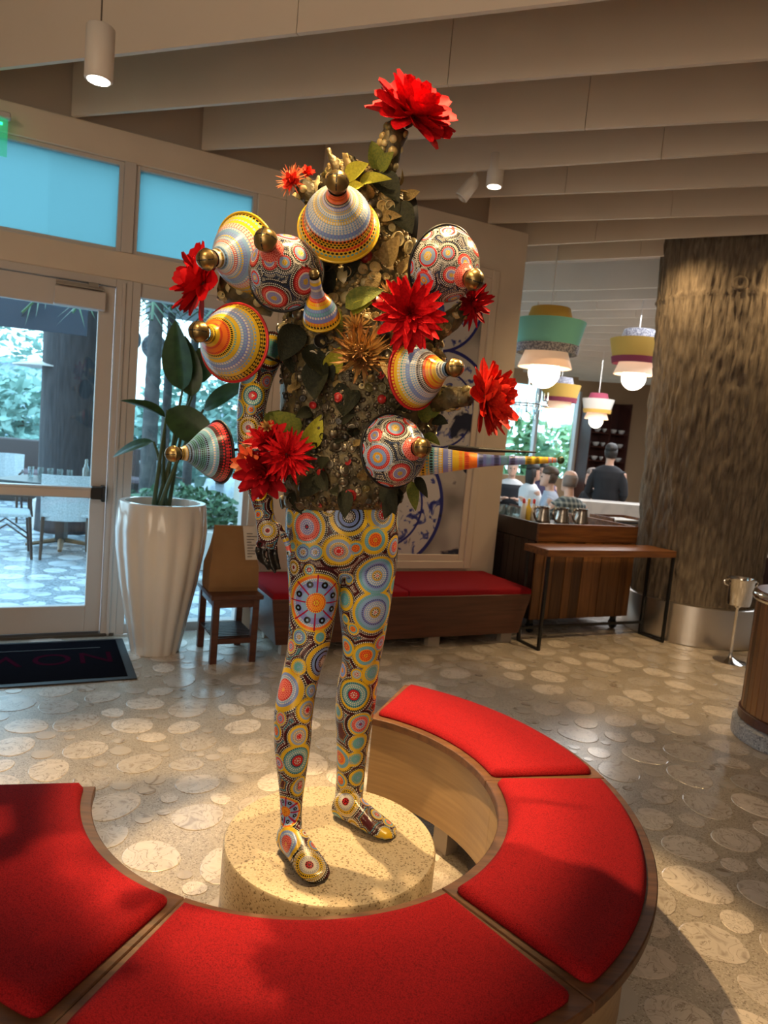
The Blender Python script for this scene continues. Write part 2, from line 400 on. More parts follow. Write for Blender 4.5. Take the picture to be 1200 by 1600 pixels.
# door leaf
t = wall_thing('door_1', None, None, 'structure')
x0, x1 = -1.51, -.19
b = MB(); b.box(x0, .02, .025, x0+.10, .07, 2.365); b.build('stile', m_frame, t, bev=.004)
b = MB(); b.box(x1-.10, .02, .025, x1, .07, 2.365); b.build('stile', m_frame, t, bev=.004)
b = MB(); b.box(x0+.10, .02, .025, x1-.10, .07, .21); b.build('rail', m_frame, t, bev=.004)
b = MB(); b.box(x0+.10, .02, 2.20, x1-.10, .07, 2.365); b.build('rail', m_frame, t, bev=.004)
MB().box(x0+.09, .042, .20, x1-.09, .048, 2.21).build('pane', m_glass, t)
b = MB(); b.box(x0+.05, -.07, .965, x1-.10, -.01, 1.035); b.box(x0+.05, -.075, 1.02, x1-.02, -.005, 1.038)
pb = b.build('push_bar', mat('satin_push_bar', (.60, .55, .52), .35, .4), t, bev=.004)
b = MB(); b.box(x1-.10, -.08, .96, x1-.02, .02, 1.04); b.box(x1-.035, -.085, .945, x1-.01, .02, 1.05); b.build('end_cap', m_black, pb, bev=.004)
b = MB(); b.box(-.56, -.045, 2.20, -.25, .02, 2.315); c = b.build('closer_box', m_frame, t, bev=.006)
b = MB(); b.box(-.55, -.05, 2.322, -.27, -.025, 2.335); b.box(-.36, -.06, 2.335, -.30, .03, 2.36); b.box(-.55, -.05, 2.336, -.33, -.03, 2.348); b.build('closer_arm', mat('closer_arm_steel', (.30, .27, .24), .4, .7), t)
# exit sign on the header, at the frame's edge: edge lit acrylic
s, z = onwall(0, 205, -.1)
t = wall_thing('exit_sign', 'edge-lit green acrylic exit sign under the header above the door', 'sign')
b = MB(); b.box(s-.34, -.13, 3.215, s+.055, -.07, 3.25); b.build('housing', m_frame, t, bev=.006)
ga, gnt, gb = newmat('green_edge_acrylic'); gb.inputs['Base Color'].default_value = (.02, .6, .3, 1); gb.inputs['Alpha'].default_value = .35
gb.inputs['Emission Color'].default_value = (.04, .9, .40, 1); gb.inputs['Emission Strength'].default_value = .35
b = MB(); b.box(s-.32, -.105, 3.00, s+.04, -.095, 3.22); b.build('panel', ga, t, bev=.002)
m_green = mat('green_letter', (.02, .8, .35), .4, emit=((.03, 1, .4), 2.5))
def text(name, body, size, M4, mt, parent, ext=.002, align='CENTER'):
    cu = bpy.data.curves.new('txt', 'FONT'); cu.body = body; cu.size = size; cu.extrude = ext; cu.align_x = align; cu.align_y = 'CENTER'
    o = bpy.data.objects.new('txt', cu); COL.objects.link(o); bpy.context.view_layer.update()
    me = bpy.data.meshes.new_from_object(o.evaluated_get(bpy.context.evaluated_depsgraph_get()))
    bpy.data.objects.remove(o); me.name = name; me.materials.clear(); me.materials.append(mt)
    return inst(me, name, parent, M4)
text('lettering', 'EXIT', .17, MW @ Matrix.Translation((s-.16, -.108, 3.125)) @ Matrix.Rotation(PI/2, 4, 'X'), m_green, t)

# ceiling and its deep fins
cb = wmb(); cb.box(-8, -9, 3.82, 22, .05, 3.92); cb.box(3.0, .05, 3.82, 22, 9, 3.92)
ceiling = struct('ceiling', cb, m_upper_shade)
def fin(pts, seams, h=.46, th=.026, z=ZB):
    # pts: polyline on plan; panels split at the seam lengths with an open joint
    pts = [Vector((p[0], p[1], 0)) for p in pts]; L = [0]
    for a, c in zip(pts, pts[1:]): L.append(L[-1]+(c-a).length)
    def P(d):
        for k in range(len(L)-1):
            if d <= L[k+1] or k == len(L)-2: return pts[k]+(pts[k+1]-pts[k])*((d-L[k])/(L[k+1]-L[k]))
    cuts = [0]+[s for s in seams if 0 < s < L[-1]]+[L[-1]]
    for a, c in zip(cuts, cuts[1:]):
        ds = [a+.002]+[l for l in L if a+.01 < l < c-.01]+[c-.002]; rings = []
        for d in ds:
            p = P(d); q = (P(min(d+.05, L[-1]))-P(max(d-.05, 0))).normalized(); nrm = Vector((-q.y, q.x, 0))*th/2
            rings.append([(p.x+nrm.x, p.y+nrm.y, z), (p.x-nrm.x, p.y-nrm.y, z), (p.x-nrm.x, p.y-nrm.y, z+h), (p.x+nrm.x, p.y+nrm.y, z+h)])
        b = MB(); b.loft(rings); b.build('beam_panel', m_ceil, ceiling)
FINS = [((0, 108), (930, 0), [465], -.4), ((105, 183), (1200, 93), [700], 0), ((305, 235), (1200, 187), [914], 0), ((490, 284), (1200, 237), [600, 1033], 0),
        ((625, 313), (1200, 290), [883], 0), ((765, 349), (1200, 335), [1048], 0), ((820, 384), (1200, 365), [930], -1.5), ((820, 410), (1200, 393), [1000], -1.5)]
for (a, c, seams, ext) in FINS:
    p, q = atz(*a, ZB), atz(*c, ZB); d = (q-p); d.z = 0; L0 = d.length; d.normalize()
    st = p + d*(ext if ext else 0)
    if ext == 0:      # start on the face of the upper wall
        off = (W0-p).dot(V)/d.dot(V); st = p + d*(off+.0)
    if ext == -.4: off = (W0-p).dot(V)/d.dot(V); st = p + d*off
    sl_ = []
    for sx in seams:
        fr = (sx-a[0])/(c[0]-a[0]); px = (sx, a[1]+(c[1]-a[1])*fr); e = atz(*px, ZB); sl_.append((e-st).dot(d))
    en = q + d*6.0
    fin([(st.x, st.y), (en.x, en.y)], sl_+[L0+2.5])
for k in range(16):       # the same fins run on, waving, over the dining room
    y0 = 8.25+.66*k; pts = []
    for i in range(17):
        x = -.2+i*.75; wv = .22*math.sin(x*.95+k*.23)
        pts.append((x, y0-(x-1.4)*.50*max(.25, 1-k*.05)+wv))
    pts = [p for p in pts if (Vector((p[0], p[1], 0))-W0).dot(U) > 3.1]
    fin(pts, [1.5+.7*(k % 4), 5.2], .30)
# pendant spot cylinders and track spot
m_lampw = mat('white_lamp_housing', (.72, .66, .60), .45); m_glow = mat('lamp_glow', (1, .9, .75), .5, emit=((1, .86, .66), 9))
def cyl_lamp(px, py, Y, label):
    p = at(px, py, Y)
    t = thing('pendant_spotlight', label, 'lamp', p, group='white cylinder spotlights hanging from the ceiling')
    MB().lathe([(.052, 0), (.056, .004), (.056, .20), (.050, .206)], 20).build('housing', m_lampw, t, smooth=True)
    MB().lathe([(.043, -.003), (.046, .001)], 20).build('lens', m_glow, t)
    MB().tube([(0, 0, .2), (0, 0, 3.82-p.z)], .0035, 6).build('cable', mat('lamp_cable', (.12, .09, .07), .6), t)
    l = light('pendant_light', 'SPOT', (0, 0, -.02), 25, WARM2, None, .04, 70, .6); l.parent = t
cyl_lamp(154, 126, 3.05, 'white cylinder spotlight hanging at upper left, above the entrance door')
cyl_lamp(772, 292, 4.95, 'white cylinder spotlight hanging right of the tall red top flower')
p = at(742, 275, 5.05)
t = thing('track_spotlight', 'small white adjustable spotlight head tilted downward beside the hanging cylinder lamp', 'lamp', p)
MB().tube([(0, 0, 0), (0, 0, 3.82-p.z)], .012, 8).build('stem', m_lampw, t)
b = MB(); b.ball((0, 0, -.02), .028); b.build('joint', m_lampw, t, smooth=True)
b = MB(); M4 = Matrix.Translation((-.01, 0, -.05)) @ Matrix.Rotation(math.radians(35), 4, 'Y') @ Matrix.Rotation(PI, 4, 'X'); b.lathe([(.03, -.03), (.045, 0), (.048, .12), (.04, .125), (.038, .10)], 18, M4); b.build('housing', m_lampw, t, smooth=True)

# ---------------------------------------------------------------- plinth and round bench
t = thing('plinth', 'low round speckled stone plinth under the painted mannequin', 'plinth', PL_C)
MB().lathe([(.325, 0), (.327, .003), (.327, .294), (.322, .30)], 72).build('drum', m_plinth, t, smooth=True)
def arc(r0, r1, a0, a1, n):
    A = [math.radians(a0+(a1-a0)*i/n) for i in range(n+1)]
    return [(r0*math.cos(a), r0*math.sin(a)) for a in A], [(r1*math.cos(a), r1*math.sin(a)) for a in A]
def ringseg(b, r0, r1, a0, a1, z0, z1, n=24):
    p, q = arc(r0, r1, a0, a1, n)
    rings = [[(p[i][0], p[i][1], z0), (q[i][0], q[i][1], z0), (q[i][0], q[i][1], z1), (p[i][0], p[i][1], z1)] for i in range(n+1)]
    return b.loft(rings)
BND = [-168.5, -109.3, -48.5, 12.7, 71.0]
t = thing('curved_bench', 'round C-shaped walnut bench around the plinth under the red cushions', 'bench', BC)
m_rim2 = wood('walnut_rim_dark', (.12, .048, .017), (.06, .024, .009), 0, .55, 4)
for k in range(4):
    a0, a1 = BND[k]+.05, BND[k+1]-.05
    b = MB(); ringseg(b, BR0, BR1, a0, a1, .425, .455, 30); b.build('rim', m_rim if k % 2 else m_rim2, t, bev=.003)
    b = MB(); ringseg(b, BR0+.028, BR0+.045, a0, a1, .12, .425, 30); b.build('inner_skirt', m_skirt, t)
    b = MB(); ringseg(b, BR1-.075, BR1-.055, a0, a1, .12, .425, 30); b.build('outer_skirt', m_skirt, t)
    b = MB(); ringseg(b, BR0+.045, BR1-.075, a0, a1, .12, .14, 30); b.build('underside', m_dark, t)
for k, a in enumerate((-165, -139, -109.3, -79, -48.5, -18, 12.7, 42, 68)):
    if k == 0: m_foot = mat('foot_block', (.42, .36, .30), .5)
    for r0, r1, w_ in ((BR0+.07, BR0+.13, 3), (BR1-.2, BR1-.13, 2)):
        b = MB(); ringseg(b, r0, r1, a-w_, a+w_, 0, .12, 3); b.build('foot', m_foot, t)
for a0 in (BND[4]-.9, BND[0]+.06):
    b = MB(); ringseg(b, BR0+.045, BR1-.075, a0, a0+.84, .14, .425, 2); b.build('end_panel', m_skirt, t)
CL = ['bright red bench cushion leftmost in the photo, cut off by the left edge', 'dark red bench cushion nearest the camera, in front of the plinth', 'red bench cushion at right, half in shadow, between two wood dividers', 'red bench cushion at the far end of the round bench, behind the plinth']
def cushion_mesh(r0, r1, a0, a1, n=56, mm=13):
    # puffed pad with rounded corners and edge
    b = MB(); rows = []
    def P(u, v, inset):
        a = a0+(a1-a0)*u; r = r0+(r1-r0)*v
        return a, r
    N, M_ = n, mm*2
    top = []
    for i in range(N+1):
        row = []
        for j in range(M_+1):
            u, v = i/N, j/M_
            # superellipse edge rounding
            eu, ev = 1-abs(2*u-1), 1-abs(2*v-1)
            wu = eu*(a1-a0)*PI/180*(r0+r1)/2/2; wv = ev*(r1-r0)/2
            edge = min(wu, wv); h = .015*(1-max(0, 1-edge/.014)**2)**.5 if edge < .014 else .015+.006*min(1, (edge-.014)/.10)**.6
            cu, cv = wu, wv; q = 0
            R = .024
            uu, vv = u, v
            if cu < R and cv < R:   # pull corner in
                d = math.hypot(R-cu, R-cv)
                if d > R:
                    s = R/d; du = (R-cu)*(1-s); dv = (R-cv)*(1-s)
                    uu = u + (du/((a1-a0)*PI/180*(r0+r1)/2))*(1 if u < .5 else -1); vv = v+(dv/(r1-r0))*(1 if v < .5 else -1); h = 0
            a = math.radians(a0+(a1-a0)*uu); r = r0+(r1-r0)*vv
            row.append((r*math.cos(a), r*math.sin(a), .462+h))
        top.append(row)
    v = [p for row in top for p in row]; nb = len(v); f = []
    w_ = M_+1
    for i in range(N):
        for j in range(M_): f.append((i*w_+j, (i+1)*w_+j, (i+1)*w_+j+1, i*w_+j+1))
    v2 = [(p[0], p[1], .4555) for p in v]
    loop = [i*w_ for i in range(N+1)]+[N*w_+j for j in range(1, w_)]+[i*w_+M_ for i in range(N-1, -1, -1)]+[j for j in range(M_-1, 0, -1)]
    lo = len(v); v += [(v[i][0], v[i][1], .4555) for i in loop]
    for k in range(len(loop)):
        k2 = (k+1) % len(loop); f.append((loop[k], loop[k2], lo+k2, lo+k))
    f.append(tuple(range(lo, lo+len(loop))))
    return b.add(v, f)
for k in range(4):
    c = thing('bench_cushion', CL[k], 'cushion', BC, group='red cushions on the round bench')
    gi = 1.15 if k else 1.15
    cushion_mesh(BR0+.03, BR1-.03, BND[k]+(1.4 if k else 1.0), BND[k+1]-1.5).build('pad', m_red, c, smooth='all')

# ---------------------------------------------------------------- entrance things
# floor mat, its lettering read from outside
a, c2_, e = atz(205, 1063, 0), atz(190, 999, 0), None
d = (a-c2_); d.z = 0
t = wall_thing('floor_mat', 'black entrance floor mat with maroon lettering in front of the glass door', 'mat')
s1, v1 = (a-W0).dot(U), (a-W0).dot(V); s2, v2 = (c2_-W0).dot(U), (c2_-W0).dot(V)
mx1 = (s1+s2)/2+.02; my0 = v1; my1 = min(v2, -.12)
b = MB(); b.box(mx1-1.75, my0, .003, mx1, my1, .010); b.build('rubber_border', mat('black_rubber', (.010, .010, .012), .6), t, bev=.003)
b = MB(); b.box(mx1-1.70, my0+.05, .0095, mx1-.05, my1-.04, .014); b.build('carpet', mat('black_carpet', (.009, .008, .011), 1, c2=(.004, .004, .005), scale=400, spec=0), t)
for k, ch in enumerate('NOV'): text('lettering', ch, .29, MW @ Matrix.Translation((mx1-.20-.25*k, (my0+my1)/2+.02, .0145)) @ Matrix.Rotation(PI, 4, 'Z'), m_text, t, .0005)
b = MB(); b.box(mx1-1.6, my1-.20, .014, mx1-.16, my1-.192, .0148); b.build('stripe', mat('mat_stripe', (.06, .05, .05), .9), t)
# fluted white pot with a bird of paradise
pc = Vector((-1.44, 4.60, 0))
t = thing('planter_pot', 'tall fluted white planter pot beside the entrance door', 'pot', pc)
def flute(i, n, z): return 1-.035*(.5+.5*math.cos(2*PI*i/n*14))**1.0 + .02*abs(math.sin(PI*i/n*14))
prof = [(.150, 0), (.156, .01), (.195, .22), (.245, .48), (.277, .70), (.285, .82), (.275, .99), (.268, 1.0), (.235, 1.0), (.232, .985), (.225, .90), (.18, .45), (.13, .02)]
MB().lathe(prof, 112, mod=lambda i, n, z: flute(i, n, z) if z < .985 else 1).build('vessel', m_white, t, smooth=True)
MB().lathe([(.0, .925), (.12, .93), (.224, .92), (.225, .905), (0, .905)], 32).build('pebbles', mat('planter_soil', (.30, .27, .24), .8, c2=(.08, .07, .06), scale=40), t)
pl = thing('potted_plant', 'broad-leaved green plant with long stems growing from the white fluted pot', 'plant', pc+Vector((0, 0, .925)))
def leaf_mesh(name, L, Wd, mt, droop=.25, fold=.18, n=9, m_=6, tip=1.0):
    b = MB(); v = []
    for i in range(n+1):
        q = i/n; wd = Wd/2*(math.sin(PI*min(1, q**.75*1.0))**.8 if q < 1 else 0)
        for j in range(m_+1):
            e = (j/m_)*2-1
            v.append((q*L, e*wd, abs(e)*wd*fold*2-droop*L*q*q))
    f = [(i*(m_+1)+j, (i+1)*(m_+1)+j, (i+1)*(m_+1)+j+1, i*(m_+1)+j+1) for i in range(n) for j in range(m_)]
    b.add(v, f); me = b.mesh(name, mt, smooth='all'); return me
def frame(o, x, up=(0, 0, 1)):
    x = Vector(x).normalized(); up = Vector(up); y = up.cross(x)
    if y.length < 1e-3: y = Vector((0, 1, 0)).cross(x)
    y.normalize(); z = x.cross(y)
    return Matrix(((x.x, y.x, z.x, o[0]), (x.y, y.y, z.y, o[1]), (x.z, y.z, z.z, o[2]), (0, 0, 0, 1)))
lm = {k: leaf_mesh('leaf', 1, w_, m_leaf, dr, fo, 12, 6) for k, w_, dr, fo in (('a', .42, .22, .12), ('b', .5, .1, .1), ('c', .36, .35, .2))}
LV = [((258, 652), (198, 610), 4.55, .40, 'c', (-.2, -.6, 1)), ((240, 690), (172, 703), 4.60, .26, 'a', (0, -.6, 1)), ((262, 640), (345, 700), 4.5, .42, 'b', (.1, -1, .35)), ((285, 610), (268, 500), 4.7, .55, 'b', (-.3, -1, .1)),
      ((300, 620), (290, 525), 4.75, .62, 'a', (.3, -1, .1)), ((318, 640), (390, 590), 4.65, .55, 'b', (0, -.7, .8)), ((300, 600), (345, 520), 4.85, .5, 'a', (.3, -1, .2))]
for (b0, tp, Y, L, k, upv) in LV:
    p, q = at(b0[0], b0[1], Y), at(tp[0], tp[1], Y-.08); d = q-p; L2 = max(L*.6, d.length*1.0)
    mm = frame(p, d, upv) @ Matrix.Diagonal((L2, L2, L2, 1)); o = inst(lm[k], 'leaf', pl, mm)
    base = pc+Vector((rnd.uniform(-.05, .05), rnd.uniform(-.05, .05), .93)); mid = (base+p)/2+Vector((0, 0, .12))
    pts = [base.lerp(mid, i/5).lerp(mid.lerp(p, i/5), i/5) for i in range(6)]
    b = MB(); b.tube(pts, [.017, .015, .012, .010, .009, .008], 8); b.build('stem', m_stem, pl, smooth=True, world=True)
# side table, paper bag
A1, A2 = atz(333, 1039, 0), atz(394, 1035, 0)
d = (A2-A1); d.z = 0; ta = math.atan2(d.y, d.x)
TC = A1-Vector((.022*math.cos(ta), .022*math.sin(ta), 0)); tw = d.length+.044
t = thing('side_table', 'dark wooden side table with a slatted lower shelf, under the paper bag', 'table', TC, ta)
td = .42; TH = .455
for x in (0, tw-.044):
    for y in (0, td-.044):
        b = MB(); b.box(x, y, 0, x+.044, y+.044, TH-.03); b.build('leg', m_brown, t, bev=.003)
b = MB(); b.box(-.02, -.02, TH-.03, tw+.02, td+.02, TH); b.build('table_top', m_brown, t, bev=.004)
b = MB(); b.box(.044, .008, TH-.085, tw-.044, .03, TH-.03); b.box(.044, td-.03, TH-.085, tw-.044, td-.008, TH-.03); b.box(.008, .044, TH-.085, .03, td-.044, TH-.03); b.box(tw-.03, .044, TH-.085, tw-.008, td-.044, TH-.03); b.build('apron', m_brown, t)
for y in (.01, td-.034):
    b = MB(); b.box(.044, y, .13, tw-.044, y+.024, .165); b.build('shelf_rail', m_brown, t)
sm = None
for k in range(10):
    b = MB(); y = .045+k*(td-.1)/9.0; b.box(.012, y-.010, .165, tw-.012, y+.010, .177); b.build('slat', m_dark, t)
t2 = thing('paper_bag', 'brown paper takeaway bag standing on the dark side table', 'bag', TC+Vector((tw*.50*math.cos(ta), tw*.5*math.sin(ta), TH)) + Vector((-math.sin(ta), math.cos(ta), 0))*.2, ta)
m_paper = mat('kraft_paper', (.30, .16, .065), .8, c2=(.25, .13, .05), scale=5, bump=.25, bscale=9)
b = MB(); wb2 = tw/2+.01
rings = []
for z, wx, dy, sh in ((0, wb2, .095, 0), (.03, wb2+.004, .10, 0), (.16, wb2+.002, .095, .004), (.22, wb2-.012, .075, .006), (.30, wb2-.022, .035, .0), (.40, wb2-.030, .012, -.01), (.425, wb2-.030, .010, -.012)):
    rings.append([(-wx, -dy+sh, z), (0, -dy-.004+sh, z), (wx, -dy+sh, z), (wx-.012*(z > .1), sh, z), (wx, dy+sh, z), (0, dy+sh, z), (-wx, dy+sh, z), (-wx+.012*(z > .1), sh, z)])
b.loft(rings); b.build('bag_body', m_paper, t2)
b = MB(); b.add([(.06, -.118, .215), (wb2-.012, -.112, .215), (wb2-.02, -.035, .425), (.05, -.035, .425), (.06, -.120, .2145), (wb2-.012, -.114, .2145), (wb2-.02, -.037, .4255), (.05, -.037, .4255)], [(0, 1, 2, 3), (7, 6, 5, 4), (0, 4, 5, 1), (1, 5, 6, 2), (2, 6, 7, 3), (3, 7, 4, 0)])
b.build('receipt', mat('receipt_paper', (.62, .56, .50), .8), t2, label='pale paper receipt')
b = MB()
for k in range(9):
    q = .1+k*.085; x0, x1 = .072, .072+(.03+.05*((k*37) % 5)/5); y = -.118+q*.083-.006; z = .215+q*.21
    b.box(x0, y-.002, z-.003, x1, y, z+.002)
b.build('print', mat('receipt_print', (.12, .10, .09), .8), t2)
# red cushioned wall bench
t = wall_thing('wall_bench', 'long reddish-brown box bench with red pads under the framed picture', 'bench', s=.80, v=-.74)
BL = 2.13
b = MB(); rings = []
b.loft([[(.06, .04, .09), (BL-.06, .04, .09), (BL-.06, .66, .09), (.06, .66, .09)], [(0, 0, .415), (BL, 0, .415), (BL, .70, .415), (0, .70, .415)]]); b.build('box', m_brown, t, bev=.004)
for x in (.12, 1.28, 1.95):
    if x < .2: m_pf = mat('pale_foot', (.40, .34, .29), .5)
    for y in (.10, .5):
        b = MB(); b.box(x, y, 0, x+.10, y+.06, .09); b.build('foot', m_pf, t)
for k, (x0, x1, lb) in enumerate(((.005, 1.02, 'dark red pad on the left half of the wall bench, behind the mannequin legs'), (1.03, BL-.005, 'dark red pad on the right half of the wall bench, below the picture'))):
    c = wall_thing('bench_pad', lb, 'cushion', s=.80, v=-.74, z=.4155, group='red pads on the wall bench')
    b = MB(); b.loft([[(x0+e, .005+e, z), (x1-e, .005+e, z), (x1-e, .69-e, z), (x0+e, .69-e, z)] for e, z in ((0, 0), (0, .03), (.006, .04), (.02, .046))]); b.build('pad', m_dred, c, smooth=True)
# framed picture of blue and white plates
s1, z1 = onwall(770, 420, 0); s0 = 1.22; z0 = .47; s1 = 2.80; z1 = 3.0
t = wall_thing('framed_picture', 'large white framed picture of blue floral plates on the back wall', 'picture', v=0)
b = MB()
def frame_ring(b, x0, z0, x1, z1, w_, y0, y1):
    b.box(x0, y0, z0, x0+w_, y1, z1); b.box(x1-w_, y0, z0, x1, y1, z1); b.box(x0+w_, y0, z0, x1-w_, y1, z0+w_); b.box(x0+w_, y0, z1-w_, x1-w_, y1, z1)
frame_ring(b, s0, z0, s1, z1, .07, -.030, -.001); b.build('outer_moulding', m_wall, t, bev=.006)
b = MB(); frame_ring(b, s0+.07, z0+.07, s1-.07, z1-.07, .055, -.020, -.001); b.build('inner_moulding', m_wall, t, bev=.004)
px0, px1, pz0, pz1 = s0+.125, s1-.125, z0+.125, z1-.125
def plate_mat():
    mt, nt, b = newmat('blue_plate_print'); b.inputs['Roughness'].default_value = .18
    tc = node(nt, 'TexCoord'); sx = node(nt, 'SeparateXYZ'); lk(nt, tc.outputs['Object'], sx.inputs[0])
    base = ramp(nt, [(.25, (.055, .055, .06)), (.45, (.22, .20, .19)), (.6, (.50, .46, .43))]); nz = node(nt, 'TexNoise'); nz.inputs['Scale'].default_value = 1.7; lk(nt, tc.outputs['Object'], nz.inputs[0]); lk(nt, nz.outputs[0], base.inputs[0])
    col = base.outputs[0]
    blue = (.03, .035, .20)
    fl = node(nt, 'TexNoise'); fl.inputs['Scale'].default_value = 9; fl.inputs['Detail'].default_value = 4; fl.inputs['Distortion'].default_value = 1.5; lk(nt, tc.outputs['Object'], fl.inputs[0])
    flr = ramp(nt, [(.555, (.60, .57, .56)), (.60, (.12, .14, .36)), (.68, blue)]); lk(nt, fl.outputs[0], flr.inputs[0])
    for (cx, cz, R) in PLATES:
        d = node(nt, 'VectorMath', operation='DISTANCE'); d.inputs[1].default_value = (cx, PICY, cz); lk(nt, tc.outputs['Object'], d.inputs[0])
        q = node(nt, 'Math', operation='DIVIDE'); q.inputs[1].default_value = R; lk(nt, d.outputs['Value'], q.inputs[0])
        rr = ramp(nt, [(0, (0, 0, 0)), (.60, (0, 0, 0)), (.605, (1, 1, 1)), (.64, (0, 0, 0)), (.93, (0, 0, 0)), (.94, (1, 1, 1)), (.99, (1, 1, 1))], 'CONSTANT'); lk(nt, q.outputs[0], rr.inputs[0])
        m1 = node(nt, 'MixRGB'); lk(nt, rr.outputs[0], m1.inputs[0]); lk(nt, flr.outputs[0], m1.inputs[1]); m1.inputs[2].default_value = (*blue, 1)
        ls = node(nt, 'Math', operation='LESS_THAN'); ls.inputs[1].default_value = 1; lk(nt, q.outputs[0], ls.inputs[0])
        m2 = node(nt, 'MixRGB'); lk(nt, ls.outputs[0], m2.inputs[0]); lk(nt, col, m2.inputs[1]); lk(nt, m1.outputs[0], m2.inputs[2]); col = m2.outputs[0]
    lf = node(nt, 'TexNoise'); lf.inputs['Scale'].default_value = 3.2; lf.inputs['Detail'].default_value = 6; lf.inputs['Distortion'].default_value = .6; lk(nt, tc.outputs['Object'], lf.inputs[0])
    lr = ramp(nt, [(.60, (0, 0, 0)), (.63, (1, 1, 1))]); lk(nt, lf.outputs[0], lr.inputs[0]); m3 = node(nt, 'MixRGB'); lk(nt, lr.outputs[0], m3.inputs[0]); lk(nt, col, m3.inputs[1]); m3.inputs[2].default_value = (.025, .028, .055, 1)
    lk(nt, m3.outputs[0], b.inputs['Base Color']); return mt
PICY = -.011
def pp(px, py): return onwall(px, py, PICY)
c1 = pp(610, 790); c2 = pp(690, 640); c3 = pp(700, 520)
PLATES = [(c1[0]-.05, c1[1], .55), (c2[0], c2[1]+.0, .50), (c3[0]-.1, c3[1]+.25, .42), (c1[0]-.7, c1[1]+.9, .5)]
MB().box(px0, PICY, pz0, px1, -.001, pz1).build('print', plate_mat(), t)
# double outlet plates
s, z = onwall(728, 905, 0)
for k in range(2):
    t = wall_thing('wall_outlet', ['left', 'right'][k]+' one of two pale socket plates low on the back wall', 'outlet', group='socket plates below the picture')
    b = MB(); b.box(s-.13+k*.12, -.008, z-.03, s-.02+k*.12, -.0005, z+.05); b.build('plate', m_frame, t, bev=.002)
    b = MB(); b.box(s-.095+k*.12, -.010, z-.015, s-.055+k*.12, -.0078, z+.012); b.build('socket', m_black, t)

# ---------------------------------------------------------------- service corner on the right
L = wall_thing
# console table on a black sled frame
t = L('console_table', 'narrow wooden console table on a thin black metal sled frame', 'table', s=2.92, v=-.90)
cw, cdp = 1.36, .28
b = MB(); b.box(-.01, 0, .745, cw+.01, cdp+.02, .80); b.build('table_top', m_oak, t, bev=.003)
for x in (0, cw-.022):
    for y in (0.0, cdp-.022):
        b = MB(); b.box(x, y, .02, x+.022, y+.022, .745); b.build('leg', m_black, t)
    b = MB(); b.box(x, 0, 0, x+.022, cdp, .02); b.build('sled_rail', m_black, t)
b = MB(); b.box(.022, cdp-.022, .10, cw-.022, cdp, .12); b.build('stretcher', m_black, t)
# service cabinet with wooden slats
t = L('service_cabinet', 'wooden slatted service cabinet behind the console table', 'cabinet', s=3.12, v=-.50)
W_, D_ = 1.10, 1.02
b = MB(); b.box(.012, .012, .13, W_-.012, D_, .79); b.build('carcass', m_dark, t)
b = MB(); b.box(-.005, -.008, .80, W_+.005, .02, .95); b.build('front_board', m_oak, t, bev=.003)
b = MB(); b.box(-.005, .02, .80, .02, D_, .95); b.build('side_board', m_dark, t, bev=.003)
b = MB(); b.box(W_-.02, .02, .80, W_+.005, D_, .95); b.build('side_board', m_oak, t, bev=.003)
b = MB(); b.box(.02, .02, .79, W_-.02, D_, .86); b.build('counter', m_dark, t)
x = 0
k = 0
while x < W_-.04:
    wd = .085+.02*((k*7) % 3); wd = min(wd, W_-x)
    b = MB(); b.box(x+.003, -.006-.004*(k % 2), .135, x+wd-.003, .012, .795); b.build('slat', m_slat, t); x += wd; k += 1
y = .02
while y < D_-.04:
    b = MB(); b.box(-.006, y+.003, .135, .012, min(y+.09, D_)-.003, .795); b.build('slat', m_dark, t); y += .09
for x in (.08, W_-.08):
    for y in (.08, D_-.1):
        b = MB(); M4 = Matrix.Translation((x, y, .045)) @ Matrix.Rotation(PI/2, 4, 'Y'); b.lathe([(.02, -.014), (.045, -.012), (.045, .012), (.02, .014)], 14, M4); b.box(x-.02, y-.02, .05, x+.02, y+.02, .13); b.build('caster', m_black, t)
CT = .862
# three metal pitchers
m_pit = mat('pitcher_steel', (.55, .53, .50), .22, 1)
for k, (px, v) in enumerate(((848, .02), (878, -.02), (908, -.05))):
    s, z = onwall(px, 812, v)
    t = L('steel_pitcher', ['steel water pitcher leftmost of the three on the service cabinet', 'steel water pitcher in the middle of the three on the service cabinet', 'steel water pitcher rightmost of the three, nearest the menu tray'][k], 'pitcher', s=s, v=v, z=CT, group='steel pitchers on the service cabinet')
    MB().lathe([(r*.9, z*.8) for r, z in [(.075, 0), (.08, .006), (.076, .07), (.062, .15), (.055, .20), (.060, .225), (.056, .225), (.05, .20), (.055, .15), (.065, .05), (0, .02)]], 24).build('vessel', m_pit, t, smooth=True)
    b = MB(); b.tube([(-.048, 0, .165), (-.078, 0, .172), (-.105, 0, .152), (-.108, 0, .112), (-.09, 0, .072), (-.064, 0, .048)], [.008]*6, 8, 1.5); b.build('handle', m_pit, t, smooth=True)
    b = MB(); b.loft([[(.043, -.018, .16), (.043, .018, .16), (.045, 0, .136)], [(.050, -.016, .181), (.050, .016, .181), (.067, 0, .178)]]); b.build('spout', m_pit, t)
